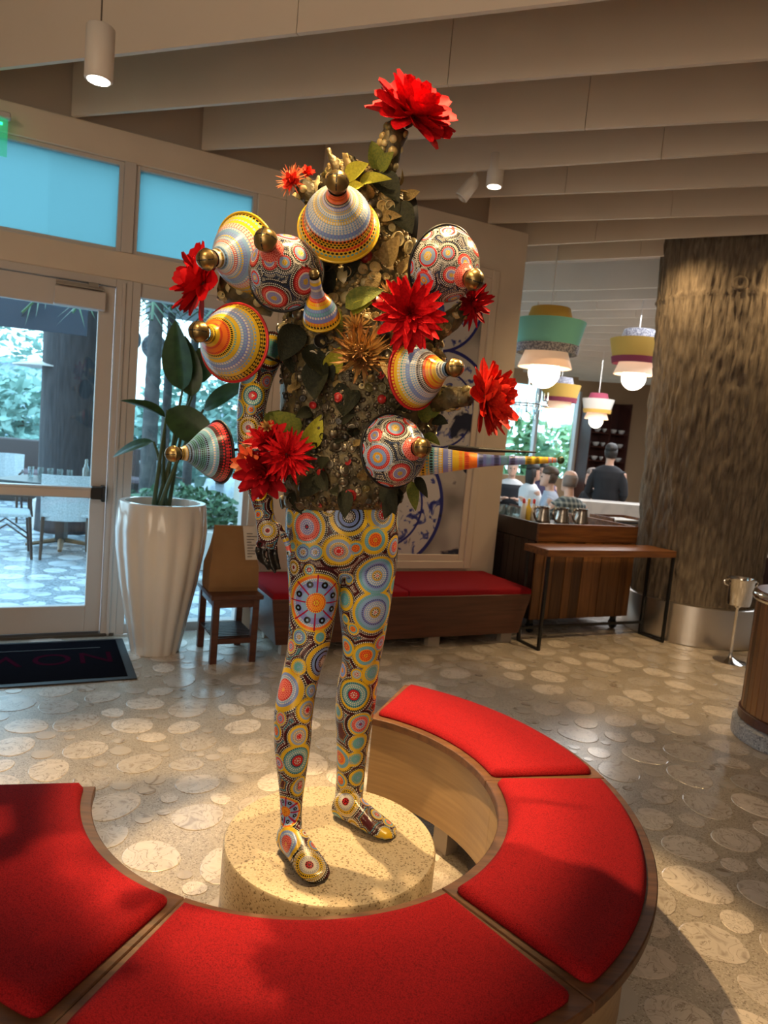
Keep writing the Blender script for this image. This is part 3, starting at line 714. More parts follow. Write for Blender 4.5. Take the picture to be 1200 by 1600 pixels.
# menu tray
s, z = onwall(955, 815, .25)
t = L('menu_tray', 'shallow wooden tray of menus at the right end of the service cabinet', 'tray', s=s, v=.15, z=CT)
b = MB(); b.box(-.22, -.15, 0, .25, .18, .012); b.box(-.22, -.15, .012, -.205, .18, .10); b.box(.235, -.15, .012, .25, .18, .10); b.box(-.205, .165, .012, .235, .18, .10); b.build('tray', m_oak, t)
for k in range(4):
    b = MB(); b.box(-.18+.01*k, -.12, .0125+.017*k, .12+.012*k, .12, .028+.017*k); b.build('menu', mat('menu_%d' % k, [(.05, .08, .14), (.35, .32, .28), (.04, .05, .08), (.5, .46, .42)][k], .6), t)
# glasses and bottles on the left end
m_clear = thin_glass('clear_tumbler', (.86, .92, .93), .18)
k = 0
for row in range(3):
    for i in range(3):
        t = L('drinking_glass', 'clear tumbler in the %s row, %s from the left, on the service cabinet' % (('front', 'middle', 'back')[row], ('first', 'second', 'third')[i]), 'glass', s=3.19+.085*i, v=.14+.10*row, z=CT, group='clear tumblers on the service cabinet')
        MB().lathe([(.028, 0), (.03, .003), (.038, .15), (.036, .15), (.028, .012), (0, .012)], 14).build('tumbler', m_clear, t, smooth=True)
for k, (px, c, lb) in enumerate(((818, (.55, .03, .02), 'red-capped sauce bottle left of the steel pitchers'), (826, (.75, .5, .05), 'yellow sauce bottle between two red ones on the service cabinet'), (834, (.6, .05, .04), 'small red bottle just behind the leftmost steel pitcher'))):
    v = .36; s, z = onwall(px, 790, v)
    t = L('sauce_bottle', lb, 'bottle', s=s, v=v, z=CT, group='sauce bottles on the service cabinet')
    MB().lathe([(.026, 0), (.03, .005), (.03, .12), (.012, .16), (.012, .175)], 14).build('bottle_body', mat('sauce_%d' % k, c if k == 1 else (.75, .72, .68), .3), t, smooth=True)
    MB().lathe([(.014, .17), (.015, .205), (.008, .215)], 12).build('cap', mat('cap_%d' % k, c, .4), t, smooth=True)
# big tree trunk column in a steel ring
p0 = atz(1072, 1012, 0); dirv = Vector((p0.x, p0.y, 0)).normalized(); TR = p0+dirv*.66; TR.z = 0
t = thing('tree_column', 'huge textured tree trunk column rising from a steel ring at right', 'tree trunk', TR)
rings = []; NA, NZ = 330, 130
for k in range(NZ+1):
    z = .30+(3.80-.30)*k/NZ; r0 = .53+.15*((z-.3)/3.4)**1.2+.03*max(0, .8-z)
    row = []
    for i in range(NA):
        a = 2*PI*i/NA; c, s = math.cos(a), math.sin(a)
        q = noise.noise(Vector((c*17, s*17, z*3.6)))*.55+noise.noise(Vector((c*36, s*36, z*8+5)))*.5
        q2 = noise.noise(Vector((c*1.2, s*1.2, z*.5)))
        r = r0+.024*max(-.5, q*2)+.03*q2
        if abs(z-2.96) < .02: r += .012
        row.append((r*c, r*s, z))
    rings.append(row)
MB().loft(rings).build('trunk', m_bark, t, smooth='all')
kz = 3.02; ka = math.radians(-112); b = MB(); kc = Vector((.65*math.cos(ka), .65*math.sin(ka), kz))
M4 = Matrix.Translation(kc) @ Vector((math.cos(ka), math.sin(ka), .1)).to_track_quat('Z', 'Y').to_matrix().to_4x4()
b.lathe([(.065, -.04), (.06, .02), (.045, .035), (.03, .02), (.0, .0)], 18, M4); b.build('knot', m_bark, t, smooth='all')
MB().lathe([(.592, 0), (.60, .005), (.60, .345), (.592, .35), (.50, .352), (.50, .30)], 72).build('steel_ring', m_steel, t, smooth=True)
# wine bucket stands
def bucket(px, py, label):
    p = atz(px, py, 0)
    t = thing('wine_bucket_stand', label, 'bucket', p, group='wine bucket stands')
    MB().lathe([(.125, 0), (.128, .008), (.06, .022), (.02, .04), (.013, .07), (.011, .44), (.03, .46)], 28).build('stand', m_chrome, t, smooth=True)
    MB().lathe([(.03, .46), (.085, .47), (.092, .50), (.10, .66), (.110, .67), (.112, .685), (.104, .685), (.095, .66), (.085, .51), (0, .50)], 28).build('bucket', m_chrome, t, smooth=True)
    for s in (-1, 1):
        MB().tube([(s*.10, 0, .62), (s*.128, 0, .63), (s*.135, 0, .655), (s*.12, 0, .67), (s*.104, 0, .665)], .006, 6).build('handle', m_chrome, t, smooth=True)
bucket(1140, 1034, 'chrome wine bucket on a slim stand in front of the tree column')
bucket(1212, 1000, 'second chrome wine bucket stand, cut by the right edge of the photo')
p = atz(1168, 975, 0)
t = thing('black_post', 'black metal post standing right of the tree column', 'post', p)
b = MB(); b.box(-.03, -.02, .01, .03, .02, .92); b.build('upright', m_black, t, bev=.004)
MB().lathe([(.12, 0), (.12, .008), (.04, .012)], 20).build('base', m_black, t)
# round host stand at the right edge
p = atz(1165, 1165, 0)+Vector((.37, .10, 0)); p.z = 0
t = thing('host_stand', 'round slatted wooden stand with a chrome rim at the right edge', 'stand', p)
MB().lathe([(.365, 0), (.37, .004), (.37, .085), (.345, .10), (.33, .10)], 48).build('base', m_btz, t, smooth=True)
MB().lathe([(.318, .09), (.318, .81)], 40).build('core', m_dark, t, smooth=True)
MB().lathe([(.338, .10), (.345, .104), (.345, .155), (.338, .16)], 48).build('skirt_band', m_brown, t, smooth=True)
sm = MB(); sm.box(.312, -.0225, .16, .334, .0225, .80); smm = sm.mesh('slat', m_slat, bev=.003)
for k in range(44): inst(smm, 'slat', t, Matrix.Translation(p) @ Matrix.Rotation(2*PI*k/44, 4, 'Z'))
MB().lathe([(.33, .80), (.352, .81), (.358, .83), (.352, .85), (.33, .86)], 48).build('chrome_rim', m_chrome, t, smooth=True)
MB().lathe([(.335, .845), (.335, .866), (.0, .868)], 40).build('top', m_oak, t, smooth=True)

# ---------------------------------------------------------------- dining room behind
m_tan = mat('tan_wall_paint', (.52, .34, .20), .6); m_dwood = wood('deep_red_wood', (.075, .022, .014), (.04, .012, .01), 2)
m_marble = mat('white_marble', (.66, .60, .55), .25, c2=(.45, .42, .40), scale=4, contrast=(.45, .8))
VF = 8.9
def fw(px, py): return onwall(px, py, VF)
sa, za = fw(775, 760); sb, zb_ = fw(908, 615); s2_, _ = fw(958, 700)
wf = wmb(); wf.box(3.06, VF, 0, 22, VF+.2, .9); wf.box(3.06, VF, zb_+.05, 22, VF+.2, 3.82); wf.box(sb, VF, .9, 22, VF+.2, zb_+.05); wf.box(3.06, VF, .9, sa-1.5, VF+.2, zb_+.05)
struct('wall_dining_back', wf, m_tan)
t = wall_thing('window_4', None, None, 'structure')
MB().box(sa-1.5, VF+.08, .9, sb, VF+.09, zb_+.05).build('pane', m_glass, t)
f = MB()
for k in range(4):
    x = sa-1.5+(sb-sa+1.5)*k/3.0
    f = MB(); f.box(x-.04, VF, .9, x+.04, VF+.12, zb_+.05); f.build('mullion', m_frame, t)
# wood shelving at the back with white bowls
t = L('back_shelving', 'tall dark red-brown shelving of white dishes at the far end of the dining room', 'shelf', s=sb+.05, v=VF-.45)
sw = s2_-sb
MB().box(0, .40, 0, sw, .43, 2.9).build('back_panel', m_dwood, t)
for x in (0, sw/2-.02, sw-.04): MB().box(x, 0, 0, x+.04, .40, 2.9).build('upright', m_dwood, t)
SHZ = (.7, 1.05, 1.40, 1.75, 2.10)
for z in SHZ: MB().box(.04, .01, z, sw-.04, .40, z+.03).build('shelf', m_dwood, t)
bowl = None
for j, z in enumerate(SHZ):
    for i in range(5):
        t = L('white_bowl', 'white bowl, %s from the left on the %s far shelf of the dining room' % (('first', 'second', 'third', 'fourth', 'fifth')[i], ('lowest', 'second lowest', 'middle', 'second highest', 'highest')[j]), 'bowl', s=sb+.05+.12+i*(sw-.2)/4, v=VF-.25, z=z+.031, group='white bowls on the far shelving')
        MB().lathe([(.03, 0), (.05, .01), (.085, .07), (.09, .10), (.085, .10), (.05, .03), (0, .02)], 12).build('bowl', m_white, t, smooth=True)
# back bar on the right of the tree column
bx = at(1172, 800, 8.6)
t = thing('back_bar', 'dark wooden back bar shelves with a pale counter, right of the tree column', 'shelf', (bx.x-.05, 8.6, 0), math.radians(8))
MB().box(0, .3, 0, 4, .34, 2.4).build('back_panel', m_dwood, t)
for z in (.50, .86, 1.22, 1.7): MB().box(0, -.05, z, 4, .30, z+.045).build('shelf', m_marble if z in (.5, 1.22) else m_dwood, t)
for x in (0, 1.3, 2.6, 3.96): MB().box(x, -.04, 0, x+.04, .30, 2.4).build('upright', m_dwood, t)
for j, z in enumerate((.545, .905)):
    for i in range(12):
        x = .12+.105*i; q = Vector((bx.x-.05, 8.6, 0))+Matrix.Rotation(math.radians(8), 3, 'Z') @ Vector((x, .08, z+.001))
        g = thing('drinking_glass', 'clear tumbler %s from the left on the %s shelf of the back bar' % (('first', 'second', 'third', 'fourth', 'fifth', 'sixth', 'seventh', 'eighth', 'ninth', 'tenth', 'eleventh', 'twelfth')[i], ('lower', 'upper')[j]), 'glass', q, group=['tumblers on the lower back bar shelf', 'tumblers on the upper back bar shelf'][j])
        MB().lathe([(.028, 0), (.03, .003), (.038, .14), (.036, .14), (.028, .012), (0, .012)], 12).build('tumbler', m_clear, g, smooth=True)
# dining tables
def table(loc, label, w=.8, d=.8, rz=WA):
    t = thing('dining_table', label, 'table', loc, rz)
    b = MB(); b.box(-w/2, -d/2, .715, w/2, d/2, .75); b.build('table_top', m_marble, t, bev=.006)
    MB().lathe([(.25, 0), (.25, .012), (.05, .03), (.035, .06), (.035, .70), (.12, .715)], 20).build('pedestal', m_black, t, smooth=True)
    return t
table((1.15, 8.75, 0), 'pale marble dining table beside the man in the grey-blue shirt')
table((2.75, 10.35, 0), 'pale marble dining table beside the woman in white', .7, .7)
# marble faced counter
p = at(905, 760, 9.0); q = at(985, 765, 9.6)
t = thing('marble_counter', 'long white marble faced counter in front of the standing waiter', 'counter', (p.x, 8.75, 0), math.radians(10))
MB().box(0, .02, .72, 1.4, .40, .98).build('marble_front', m_marble, t, bev=.006)
MB().box(.03, .05, 0, 1.37, .38, .72).build('base', m_dwood, t)
def chair(loc, rz, label, group=None):
    t = thing('dining_chair', label, 'chair', loc, rz, group)
    b = MB(); b.box(-.21, -.21, .43, .21, .21, .465); b.build('seat', m_dred, t, bev=.01)
    for x in (-.19, .16):
        b = MB(); b.box(x, .17, 0, x+.03, .20, .43); b.build('leg', m_brown, t)
        b = MB(); b.box(x, -.20, 0, x+.03, -.17, .74); b.build('leg', m_brown, t)
    b = MB(); b.box(-.16, -.195, .55, .16, -.175, .74); b.build('backrest', m_brown, t, bev=.004)
    return t
def person(loc, rz, label, seated, shirt, pants, hair, skin, long_hair=False, bald=False, arms='table', group=None, vest=None, scale=1.0):
    t = thing('person', label, 'person', M4=Matrix.Translation(Vector(loc)) @ Matrix.Rotation(rz, 4, 'Z') @ Matrix.Diagonal((scale, scale, scale, 1)))
    hz = .53 if seated else .92
    def ell(z, a, b_, y=0): return [(a*math.cos(2*PI*i/16), y+b_*math.sin(2*PI*i/16), z) for i in range(16)]
    torso = [ell(hz-.06, .15, .11), ell(hz+.05, .165, .12), ell(hz+.2, .145, .105, -.01), ell(hz+.36, .175, .115, -.015), ell(hz+.45, .19, .10, -.015), ell(hz+.50, .14, .08, -.01), ell(hz+.53, .065, .06, 0)]
    bd = MB(); bd.loft(torso); bd.tube([(0, -.005, hz+.49), (0, .01, hz+.62)], [.055, .052], 12)
    hc = Vector((0, .03, hz+.70))
    head = [(.04, -.115, .045), (.055, -.10, .03), (.066, -.06, .015), (.073, -.01, 0), (.076, .04, -.01), (.070, .085, -.015), (.045, .115, -.015), (.012, .123, -.015)]
    rings = [[(hc.x+r*math.cos(2*PI*i/16), hc.y+dy+(r*1.25)*math.sin(2*PI*i/16), hc.z+dz) for i in range(16)] for r, dz, dy in head]
    bd.loft(rings)
    bd.loft([[(x*s, hc.y+.085+y, hc.z-.02+z) for x, y in ((-.014, -.01), (.014, -.01), (.0, .018))] for s, y, z in ((.6, 0, .045), (1, 0, .0), (1.2, 0, -.02))])
    for s in (-1, 1): bd.ball((s*.076, hc.y-.01, hc.z-.01), .022, (.45, .8, 1.3), 8, 6)
    sl = MB(); sl.loft([[((1.09)*p[0], 1.10*p[1], p[2]) for p in r] for r in torso[:-1]]+[ell(hz+.535, .075, .072)])
    for s in (-1, 1):
        sh = Vector((s*.185, -.015, hz+.44))
        if arms == 'table': el = Vector((s*.24, .08, hz+.18)); wr_ = Vector((s*.10, .33, hz+.24))
        elif arms == 'raise': el = Vector((s*.22, .12, hz+.2)); wr_ = Vector((s*.05, .28, hz+.36))
        else: el = Vector((s*.24, -.02, hz+.16)); wr_ = Vector((s*.20, .18, hz+.06))
        bd.tube([sh, sh.lerp(el, .5), el, el.lerp(wr_, .5), wr_], [.052, .047, .040, .036, .026], 10)
        sl.tube([sh+Vector((-s*.03, 0, .01)), sh.lerp(el, .5), el, el.lerp(wr_, .75)], [.066, .060, .053, .044], 10)
        dh = (wr_-el).normalized(); pm = wr_+dh*.05; bd.ball(pm, .042, (.8, 1, .55), 10, 7)
        side = dh.cross(Vector((0, 0, 1))).normalized()
        for q in range(4):
            o = pm+dh*.03+side*(q-1.5)*.018; bd.tube([o, o+dh*(.035+.008*(q in (1, 2))), o+dh*(.055+.012*(q in (1, 2)))+Vector((0, 0, -.02))], [.010, .0095, .008], 7)
        o = pm-side*s*.03; bd.tube([o, o-side*s*.02+dh*.025, o-side*s*.022+dh*.055], [.011, .010, .008], 7)
    pn = MB()
    for s in (-1, 1):
        hp = Vector((s*.085, 0, hz))
        if seated: kn = Vector((s*.12, .42, .50)); an = Vector((s*.12, .40, .09)); toe = Vector((s*.13, .58, .035))
        else: kn = Vector((s*.09, .02, .49)); an = Vector((s*.09, -.02, .09)); toe = Vector((s*.11, .15, .035))
        bd.tube([hp, hp.lerp(kn, .5), kn, kn.lerp(an, .35), an], [.082, .072, .056, .054, .036], 12)
        pn.tube([hp, hp.lerp(kn, .5), kn, kn.lerp(an, .35), an], [.098, .086, .068, .066, .055], 12)
        b = MB(); b.tube([an+Vector((0, -.05, -.05)), an+Vector((0, .03, -.04)), toe], [.042, .045, .034], 10); b.build('shoe', m_black, t, smooth=True)
    pn.loft([[(1.1*p[0], 1.13*p[1], p[2]) for p in r] for r in (torso[0], torso[1])])
    ms = mat('skin_tone', skin, .5) if skin not in SKIN else SKIN[skin]; SKIN[skin] = ms
    remeshed(bd, 'body', ms, .011, t, 2, False)
    remeshed(sl, 'shirt', shirt, .014, t, 2, False)
    remeshed(pn, 'trousers', pants, .016, t, 2, False)
    hb = MB()
    if bald: hb.loft([[(r*math.cos(PI+PI*i/12)*1.0, hc.y+dy+r*1.2*math.sin(PI+PI*i/12), hc.z+dz) for i in range(13)]+[(.8*r*math.cos(2*PI-PI*i/12), hc.y+dy+.9*r*1.2*math.sin(2*PI-PI*i/12), hc.z+dz) for i in range(13)] for r, dz, dy in ((.078, -.055, .0), (.084, -.01, -.005), (.085, .04, -.012), (.070, .075, -.02))])
    else:
        hb.loft([[(r*math.cos(2*PI*i/16), hc.y+dy+r*1.24*math.sin(2*PI*i/16), hc.z+dz) for i in range(16)] for r, dz, dy in ((.083, .035, -.022), (.083, .07, -.018), (.072, .105, -.015), (.045, .13, -.015), (.01, .138, -.015))])
        hb.loft([[(r*math.cos(PI+PI*i/12), hc.y+dy+r*1.2*math.sin(PI+PI*i/12), hc.z+dz) for i in range(13)]+[(.7*r*math.cos(2*PI-PI*i/12), hc.y+dy+.8*r*1.2*math.sin(2*PI-PI*i/12), hc.z+dz) for i in range(13)] for r, dz, dy in ((.070, -.07, .0), (.083, -.02, -.005), (.086, .05, -.015))])
    if long_hair: hb.loft([[(a*math.cos(2*PI*i/14), hc.y-.055+b_*math.sin(2*PI*i/14), hc.z+z) for i in range(14)] for z, a, b_ in ((.09, .06, .05), (0, .092, .06), (-.1, .10, .05), (-.2, .085, .035), (-.24, .04, .02))])
    hb.build('hair', hair, t, smooth='all')
    for s in (-1, 1): MB().ball((s*.03, hc.y+.084, hc.z), .010, nu=8, nv=6).build('eye', m_black, t, smooth=True)
    MB().ball((0, hc.y+.088, hc.z-.068), .02, (1.1, .4, .3), 8, 6).build('mouth', mat('lip', (.35, .12, .10), .5) if 'lip' not in bpy.data.materials else bpy.data.materials['lip'], t, smooth=True)
    if vest:
        vb = MB(); vb.loft([[(1.15*p[0], 1.17*p[1], p[2]) for p in r] for r in torso[1:5]]); vb.build('vest', vest, t, smooth='all')
    return t
SKIN = {}
def plaid():
    mt, nt, b = newmat('dark_plaid_cloth'); b.inputs['Roughness'].default_value = .9
    tc = node(nt, 'TexCoord'); cols = []
    for ax in (0, 2):
        wv = node(nt, 'TexWave'); wv.inputs['Scale'].default_value = 5.5; wv.bands_direction = 'XYZ'[ax]; lk(nt, tc.outputs['Object'], wv.inputs[0])
        r = ramp(nt, [(.3, (.035, .05, .06)), (.6, (.11, .13, .11)), (.93, (.30, .30, .26))]); lk(nt, wv.outputs[0], r.inputs[0]); cols.append(r)
    mx = node(nt, 'MixRGB'); mx.inputs[0].default_value = .5; lk(nt, cols[0].outputs[0], mx.inputs[1]); lk(nt, cols[1].outputs[0], mx.inputs[2]); lk(nt, mx.outputs[0], b.inputs['Base Color']); return mt
c_blue = mat('grey_blue_cloth', (.33, .37, .45), .9); c_black = mat('black_cloth', (.014, .014, .018), .9); c_wht = mat('white_cloth', (.68, .68, .70), .9)
c_jean = mat('denim_cloth', (.04, .06, .11), .9); h_dark = mat('dark_hair', (.014, .010, .008), .6); h_grey = mat('grey_brown_hair', (.17, .13, .11), .7); h_white = mat('white_hair', (.55, .52, .50), .7); h_brown = mat('brown_hair', (.07, .04, .022), .6)
c_purp = mat('dark_purple_cloth', (.08, .06, .12), .9)
SK1 = (.55, .32, .23); SK2 = (.42, .24, .17)
def seat_person(px, Y, *a, ch=True, **k):
    p = at(px, 740, Y); o = person((p.x, Y, 0), *a, **k)
    if ch: chair((p.x, Y, 0), a[0], 'dark dining chair under the '+k.pop('cl', a[1].split(' in ')[0].replace('seated ', '')+' in '+a[1].split(' in ')[1].split(' with')[0].split(' seen')[0]))
    return o
seat_person(893, 7.95, math.radians(20), 'seated balding man in a dark plaid shirt seen from behind', True, plaid(), c_jean, h_grey, SK1, bald=True, arms='table')
seat_person(862, 8.75, math.radians(80), 'seated man in a grey-blue shirt with hands raised, in profile', True, c_blue, c_jean, h_brown, SK1, arms='raise')
seat_person(831, 10.2, math.radians(-70), 'seated woman in a white top with long dark hair', True, c_wht, c_jean, h_dark, SK1, long_hair=True)
seat_person(800, 11.2, math.radians(170), 'seated white-haired man in a dark vest with white sleeves', True, c_wht, c_black, h_white, SK1, vest=c_black)
seat_person(850, 11.6, math.radians(150), 'seated dark-haired guest in purple with back to window', True, c_purp, c_black, h_dark, SK2)
seat_person(928, 10.4, math.radians(110), 'seated pale guest in black with grey hair, beside the waiter', True, c_black, c_black, h_grey, SK1)
p = at(953, 720, 9.5)
person((p.x, 9.5, 0), math.radians(-25), 'standing waiter in a black suit seen from behind', False, c_black, c_black, h_dark, SK1, arms='down', scale=.985)
# layered pendant lamps
m_globe = mat('lamp_globe', (1, .93, .8), .4, emit=((1, .88, .68), 7))
m_pat = mat('patterned_grey_band', (.34, .33, .36), .7, c2=(.10, .10, .14), scale=60, contrast=(.45, .55))
m_teal = mat('teal_felt', (.16, .47, .42), .85); m_must = mat('mustard_felt', (.55, .32, .06), .85); m_peach = mat('peach_shade', (.72, .48, .34), .7, emit=((1, .6, .35), .35)); m_mar = mat('maroon_felt', (.22, .025, .05), .85); m_cream = mat('cream_felt', (.6, .54, .48), .85)
def pendant(px, py, Y, S, cols, label):
    p = at(px, py, Y)        # centre of the globe
    t = thing('pendant_lamp', label, 'lamp', p, group='layered felt pendant lamps')
    def sh(name, prof, mt):
        pr = [(r*S, z*S) for r, z in prof]; q = pr+[(r-.012*S, z) for r, z in pr[::-1]]
        b = MB(); b.lathe(q+[q[0]], 36, cap=False); b.build(name, mt, t, smooth=True)
    sh('top_shade', [(.19, .62), (.225, .50)] if len(cols) > 3 else [(.19, .62), (.225, .50)], cols[0])
    MB().lathe([(0, .622*S), (.19*S, .62*S), (.19*S, .612*S), (0, .612*S)], 36).build('top_cap', cols[0], t)
    sh('main_shade', [(.355, .49), (.30, .26)], cols[1])
    sh('band', [(.315, .26), (.30, .18)], cols[2])
    sh('lower_shade', [(.21, .20), (.265, .045)], cols[3])
    MB().ball((0, 0, 0), .155*S, nu=24, nv=16).build('globe', m_globe, t, smooth='all')
    MB().tube([(0, 0, .13*S), (0, 0, .62*S)], .03*S, 10).build('lamp_holder', m_black, t)
    MB().tube([(0, 0, .62*S), (0, 0, 3.82-p.z)], .006, 6).build('cable', m_lampw, t)
    l = light('pendant_bulb', 'POINT', (0, 0, -.17*S), 14*S, WARM2, None, .1); l.parent = t
pendant(850, 582, 7.0, .98, (m_must, m_teal, m_pat, m_peach), 'teal pendant lamp with a mustard top, largest and nearest')
pendant(990, 591, 8.7, .92, (m_pat, m_must, m_mar, m_peach), 'mustard pendant lamp with a grey top, half hidden by the tree column')
pendant(872, 644, 12.0, .92, (m_pat, m_must, m_mar, m_peach), 'mustard pendant lamp with a grey top, directly below the teal lamp')
pendant(931, 658, 13.0, .80, (m_mar, m_cream, m_must, m_peach), 'small cream pendant lamp with a maroon top, before the far shelving')
# glass chandelier
p = at(822, 645, 9.5)
t = thing('glass_chandelier', 'clear glass chandelier at the left of the dining room', 'lamp', p)
b = MB()
for j, (r, z) in enumerate(((.26, .12), (.20, .0), (.13, -.1))):
    for i in range(14):
        a = 2*PI*i/14; x, y = r*math.cos(a), r*math.sin(a); b.tube([(x, y, z), (x, y, z+.06), (x, y, z+.16)], [.008, .018, .012], 5)
b.build('glass_rods', m_clear, t, kind='stuff')
MB().lathe([(.27, .10), (.28, .11), (.27, .12), (.26, .11), (.27, .10)], 28, cap=False).build('ring', m_chrome, t, smooth=True)
MB().tube([(0, 0, -.1), (0, 0, 3.82-p.z)], .01, 8).build('stem', m_chrome, t)
MB().ball((0, 0, -.05), .05).build('bulb', m_glow, t, smooth='all')

# ---------------------------------------------------------------- the patio outside the glass
m_wick = mat('white_woven_seat', (.62, .66, .68), .7, c2=(.42, .46, .48), scale=90, bump=.3, bscale=120)
m_cane = mat('brown_cane_leg', (.06, .028, .016), .5)
m_ptop = mat('dark_patio_tabletop', (.035, .028, .026), .35)
PZ = -.017
def patio_chair(px, py, rz, label):
    p = atz(px, py, PZ)
    t = thing('patio_chair', label, 'chair', p, rz, 'white woven patio chairs')
    b = MB(); b.loft([[(-.23, -.22, .43), (.23, -.22, .43), (.22, .22, .44), (-.22, .22, .44)], [(-.23, -.22, .465), (.23, -.22, .465), (.22, .22, .475), (-.22, .22, .475)]]); b.build('seat', m_wick, t, bev=.008)
    rings = []
    for z, y in ((.40, .215), (.60, .235), (.80, .27), (.88, .285)):
        rings.append([(x, y-.06*(abs(x)/.24)**2, z) for x in (-.24, -.12, 0, .12, .24)]+[(x, y+.02-.06*(abs(x)/.24)**2, z) for x in (.24, .12, 0, -.12, -.24)])
    b = MB(); b.loft(rings); b.build('backrest', m_wick, t)
    for x in (-.215, .215):
        for y0, y1 in ((-.20, -.23), (.20, .26)):
            b = MB(); b.tube([(x, y0, .44), (x*1.06, y1, 0)], [.018, .014], 8); b.build('leg', m_cane, t, smooth=True)
        b = MB(); b.tube([(x, .25, .66), (x*1.15, .05, .66), (x*1.12, -.2, .645), (x, -.22, .44)], .014, 8); b.build('arm', m_cane, t, smooth=True)
        b = MB(); b.tube([(x, -.21, .20), (x, .0, .36), (x, .225, .20)], .010, 6); b.build('brace', m_cane, t, smooth=True)
    return t
patio_chair(100, 868, math.radians(205), 'white woven patio chair with brown legs nearest the door, behind the glass')
patio_chair(8, 868, math.radians(120), 'white woven patio chair cut by the left edge, behind the door glass')
patio_chair(0, 812, math.radians(20), 'white woven patio chair at the far side of the outdoor table')
patio_chair(250, 812, math.radians(60), 'white woven patio chair seen through the side window behind the plant')
p = atz(95, 855, PZ)
t = thing('patio_table', 'dark patio table with a splayed wooden foot outside the glass door', 'table', p)
b = MB(); b.box(-.62, -.40, .72, .55, .40, .75); b.build('table_top', m_ptop, t, bev=.004)
b = MB(); b.box(-.05, -.05, .06, .05, .05, .72); b.build('post', m_ptop, t)
for k in range(4):
    a = k*PI/2+.4; b = MB(); b.tube([(0, 0, .09), (.2*math.cos(a), .2*math.sin(a), .055), (.36*math.cos(a), .36*math.sin(a), .024)], [.035, .03, .022], 8, .8); b.build('foot', mat('wooden_table_foot', (.20, .11, .05), .5) if k == 0 else bpy.data.materials['wooden_table_foot'], t, smooth=True)
for k, (dx, dy, lb) in enumerate(((.02, -.05, 'left clear water bottle on the outdoor table'), (.11, -.02, 'right clear water bottle on the outdoor table'))):
    q = thing('water_bottle', lb, 'bottle', p+Vector((dx+.25, dy, .751)), group='water bottles on the outdoor table')
    MB().lathe([(.04, 0), (.042, .01), (.042, .16), (.018, .21), (.018, .27), (.014, .27), (.014, .2), (0, .02)], 14).build('bottle_body', m_clear, q, smooth=True)
for k in range(5):
    q = thing('drinking_glass', 'clear tumbler %s from the left on the outdoor table' % ('first', 'second', 'third', 'fourth', 'fifth')[k], 'glass', p+Vector((-.42+.11*k, .10, .751)), group='tumblers on the outdoor table')
    MB().lathe([(.026, 0), (.028, .003), (.035, .12), (.033, .12), (.026, .012), (0, .012)], 12).build('tumbler', m_clear, q, smooth=True)
# trunk outside the door
c = at(115, 640, 9.1)
t = thing('patio_tree_column', 'dark tree trunk column outside, behind the glass door', 'tree trunk', (c.x, c.y, PZ))
rings = []
for k in range(61):
    z = 5.2*k/60; row = []
    for i in range(64):
        a = 2*PI*i/64; q = noise.noise(Vector((math.cos(a)*9, math.sin(a)*9, z*1.5)))
        r = .38+.012*q+.05*max(0, .5-z); row.append((r*math.cos(a), r*math.sin(a), z))
    rings.append(row)
MB().loft(rings).build('trunk', mat('dark_bark', (.055, .05, .055), .9, c2=(.025, .025, .03), scale=8, stretch=(4, 4, .5), bump=.6), t, smooth='all')
# low dark booth wall with seat
c = at(40, 740, 10.6)
t = thing('outdoor_booth', 'long low dark upholstered booth at the back of the patio', 'bench', (c.x-2.5, 11.0, PZ), math.radians(10))
MB().box(0, 0, 0, 4.2, .55, .42).build('seat_base', m_dark, t, bev=.01)
MB().box(0, .55, 0, 4.2, .75, .98).build('backrest', mat('brown_booth_leather', (.07, .05, .05), .6), t, bev=.02)
MB().box(0, .0, .42, 4.2, .55, .50).build('seat_pad', mat('dusky_booth_pad', (.16, .11, .12), .8), t, bev=.02)
# patio heater
c = at(88, 572, 9.2)
t = thing('patio_heater', 'patio heater with a flat disc hood outside the glass door', 'heater', (c.x, c.y, PZ))
hz = c.z-PZ
MB().lathe([(.22, 0), (.22, .35), (.10, .42), (.03, .44), (.03, hz-.35)], 20).build('pole', m_frame, t, smooth=True)
MB().lathe([(.08, hz-.36), (.12, hz-.33), (.12, hz-.08), (.05, hz-.04)], 20).build('burner', m_steel, t, smooth=True)
MB().lathe([(0, hz+.07), (.25, hz+.04), (.50, hz-.02), (.50, hz-.035), (.24, hz+.02), (0, hz+.05)], 32).build('hood', m_frame, t, smooth=True)
# greenery
def foliage(b, c, R, n, size, rs):
    for _ in range(n):
        d = Vector((rs.gauss(0, 1), rs.gauss(0, 1), rs.gauss(0, 1))).normalized()*(rs.random()**.35)
        p = Vector((c[0]+d.x*R[0], c[1]+d.y*R[1], c[2]+d.z*R[2])); a = Vector((rs.gauss(0, 1), rs.gauss(0, 1), rs.gauss(0, .6))).normalized(); e = a.orthogonal().normalized(); s = size*rs.uniform(.6, 1.3)
        b.add([p-a*s, p+e*s*.45, p+a*s, p-e*s*.45], [(0, 1, 2), (0, 2, 3)])
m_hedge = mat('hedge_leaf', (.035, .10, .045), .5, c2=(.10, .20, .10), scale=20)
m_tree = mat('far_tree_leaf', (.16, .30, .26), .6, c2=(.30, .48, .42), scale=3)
rs = random.Random(3)
c = at(285, 790, 7.6)
t = thing('hedge', 'low green hedge in a planter behind the white pot, outside', 'hedge', (c.x, c.y, PZ))
b = MB(); foliage(b, (0, 0, .60), (.68, .28, .26), 1200, .05, rs); b.build('leaves', m_hedge, t, kind='stuff')
MB().box(-.7, -.3, 0, .7, .3, .42).build('planter_box', m_frame, t, bev=.01)
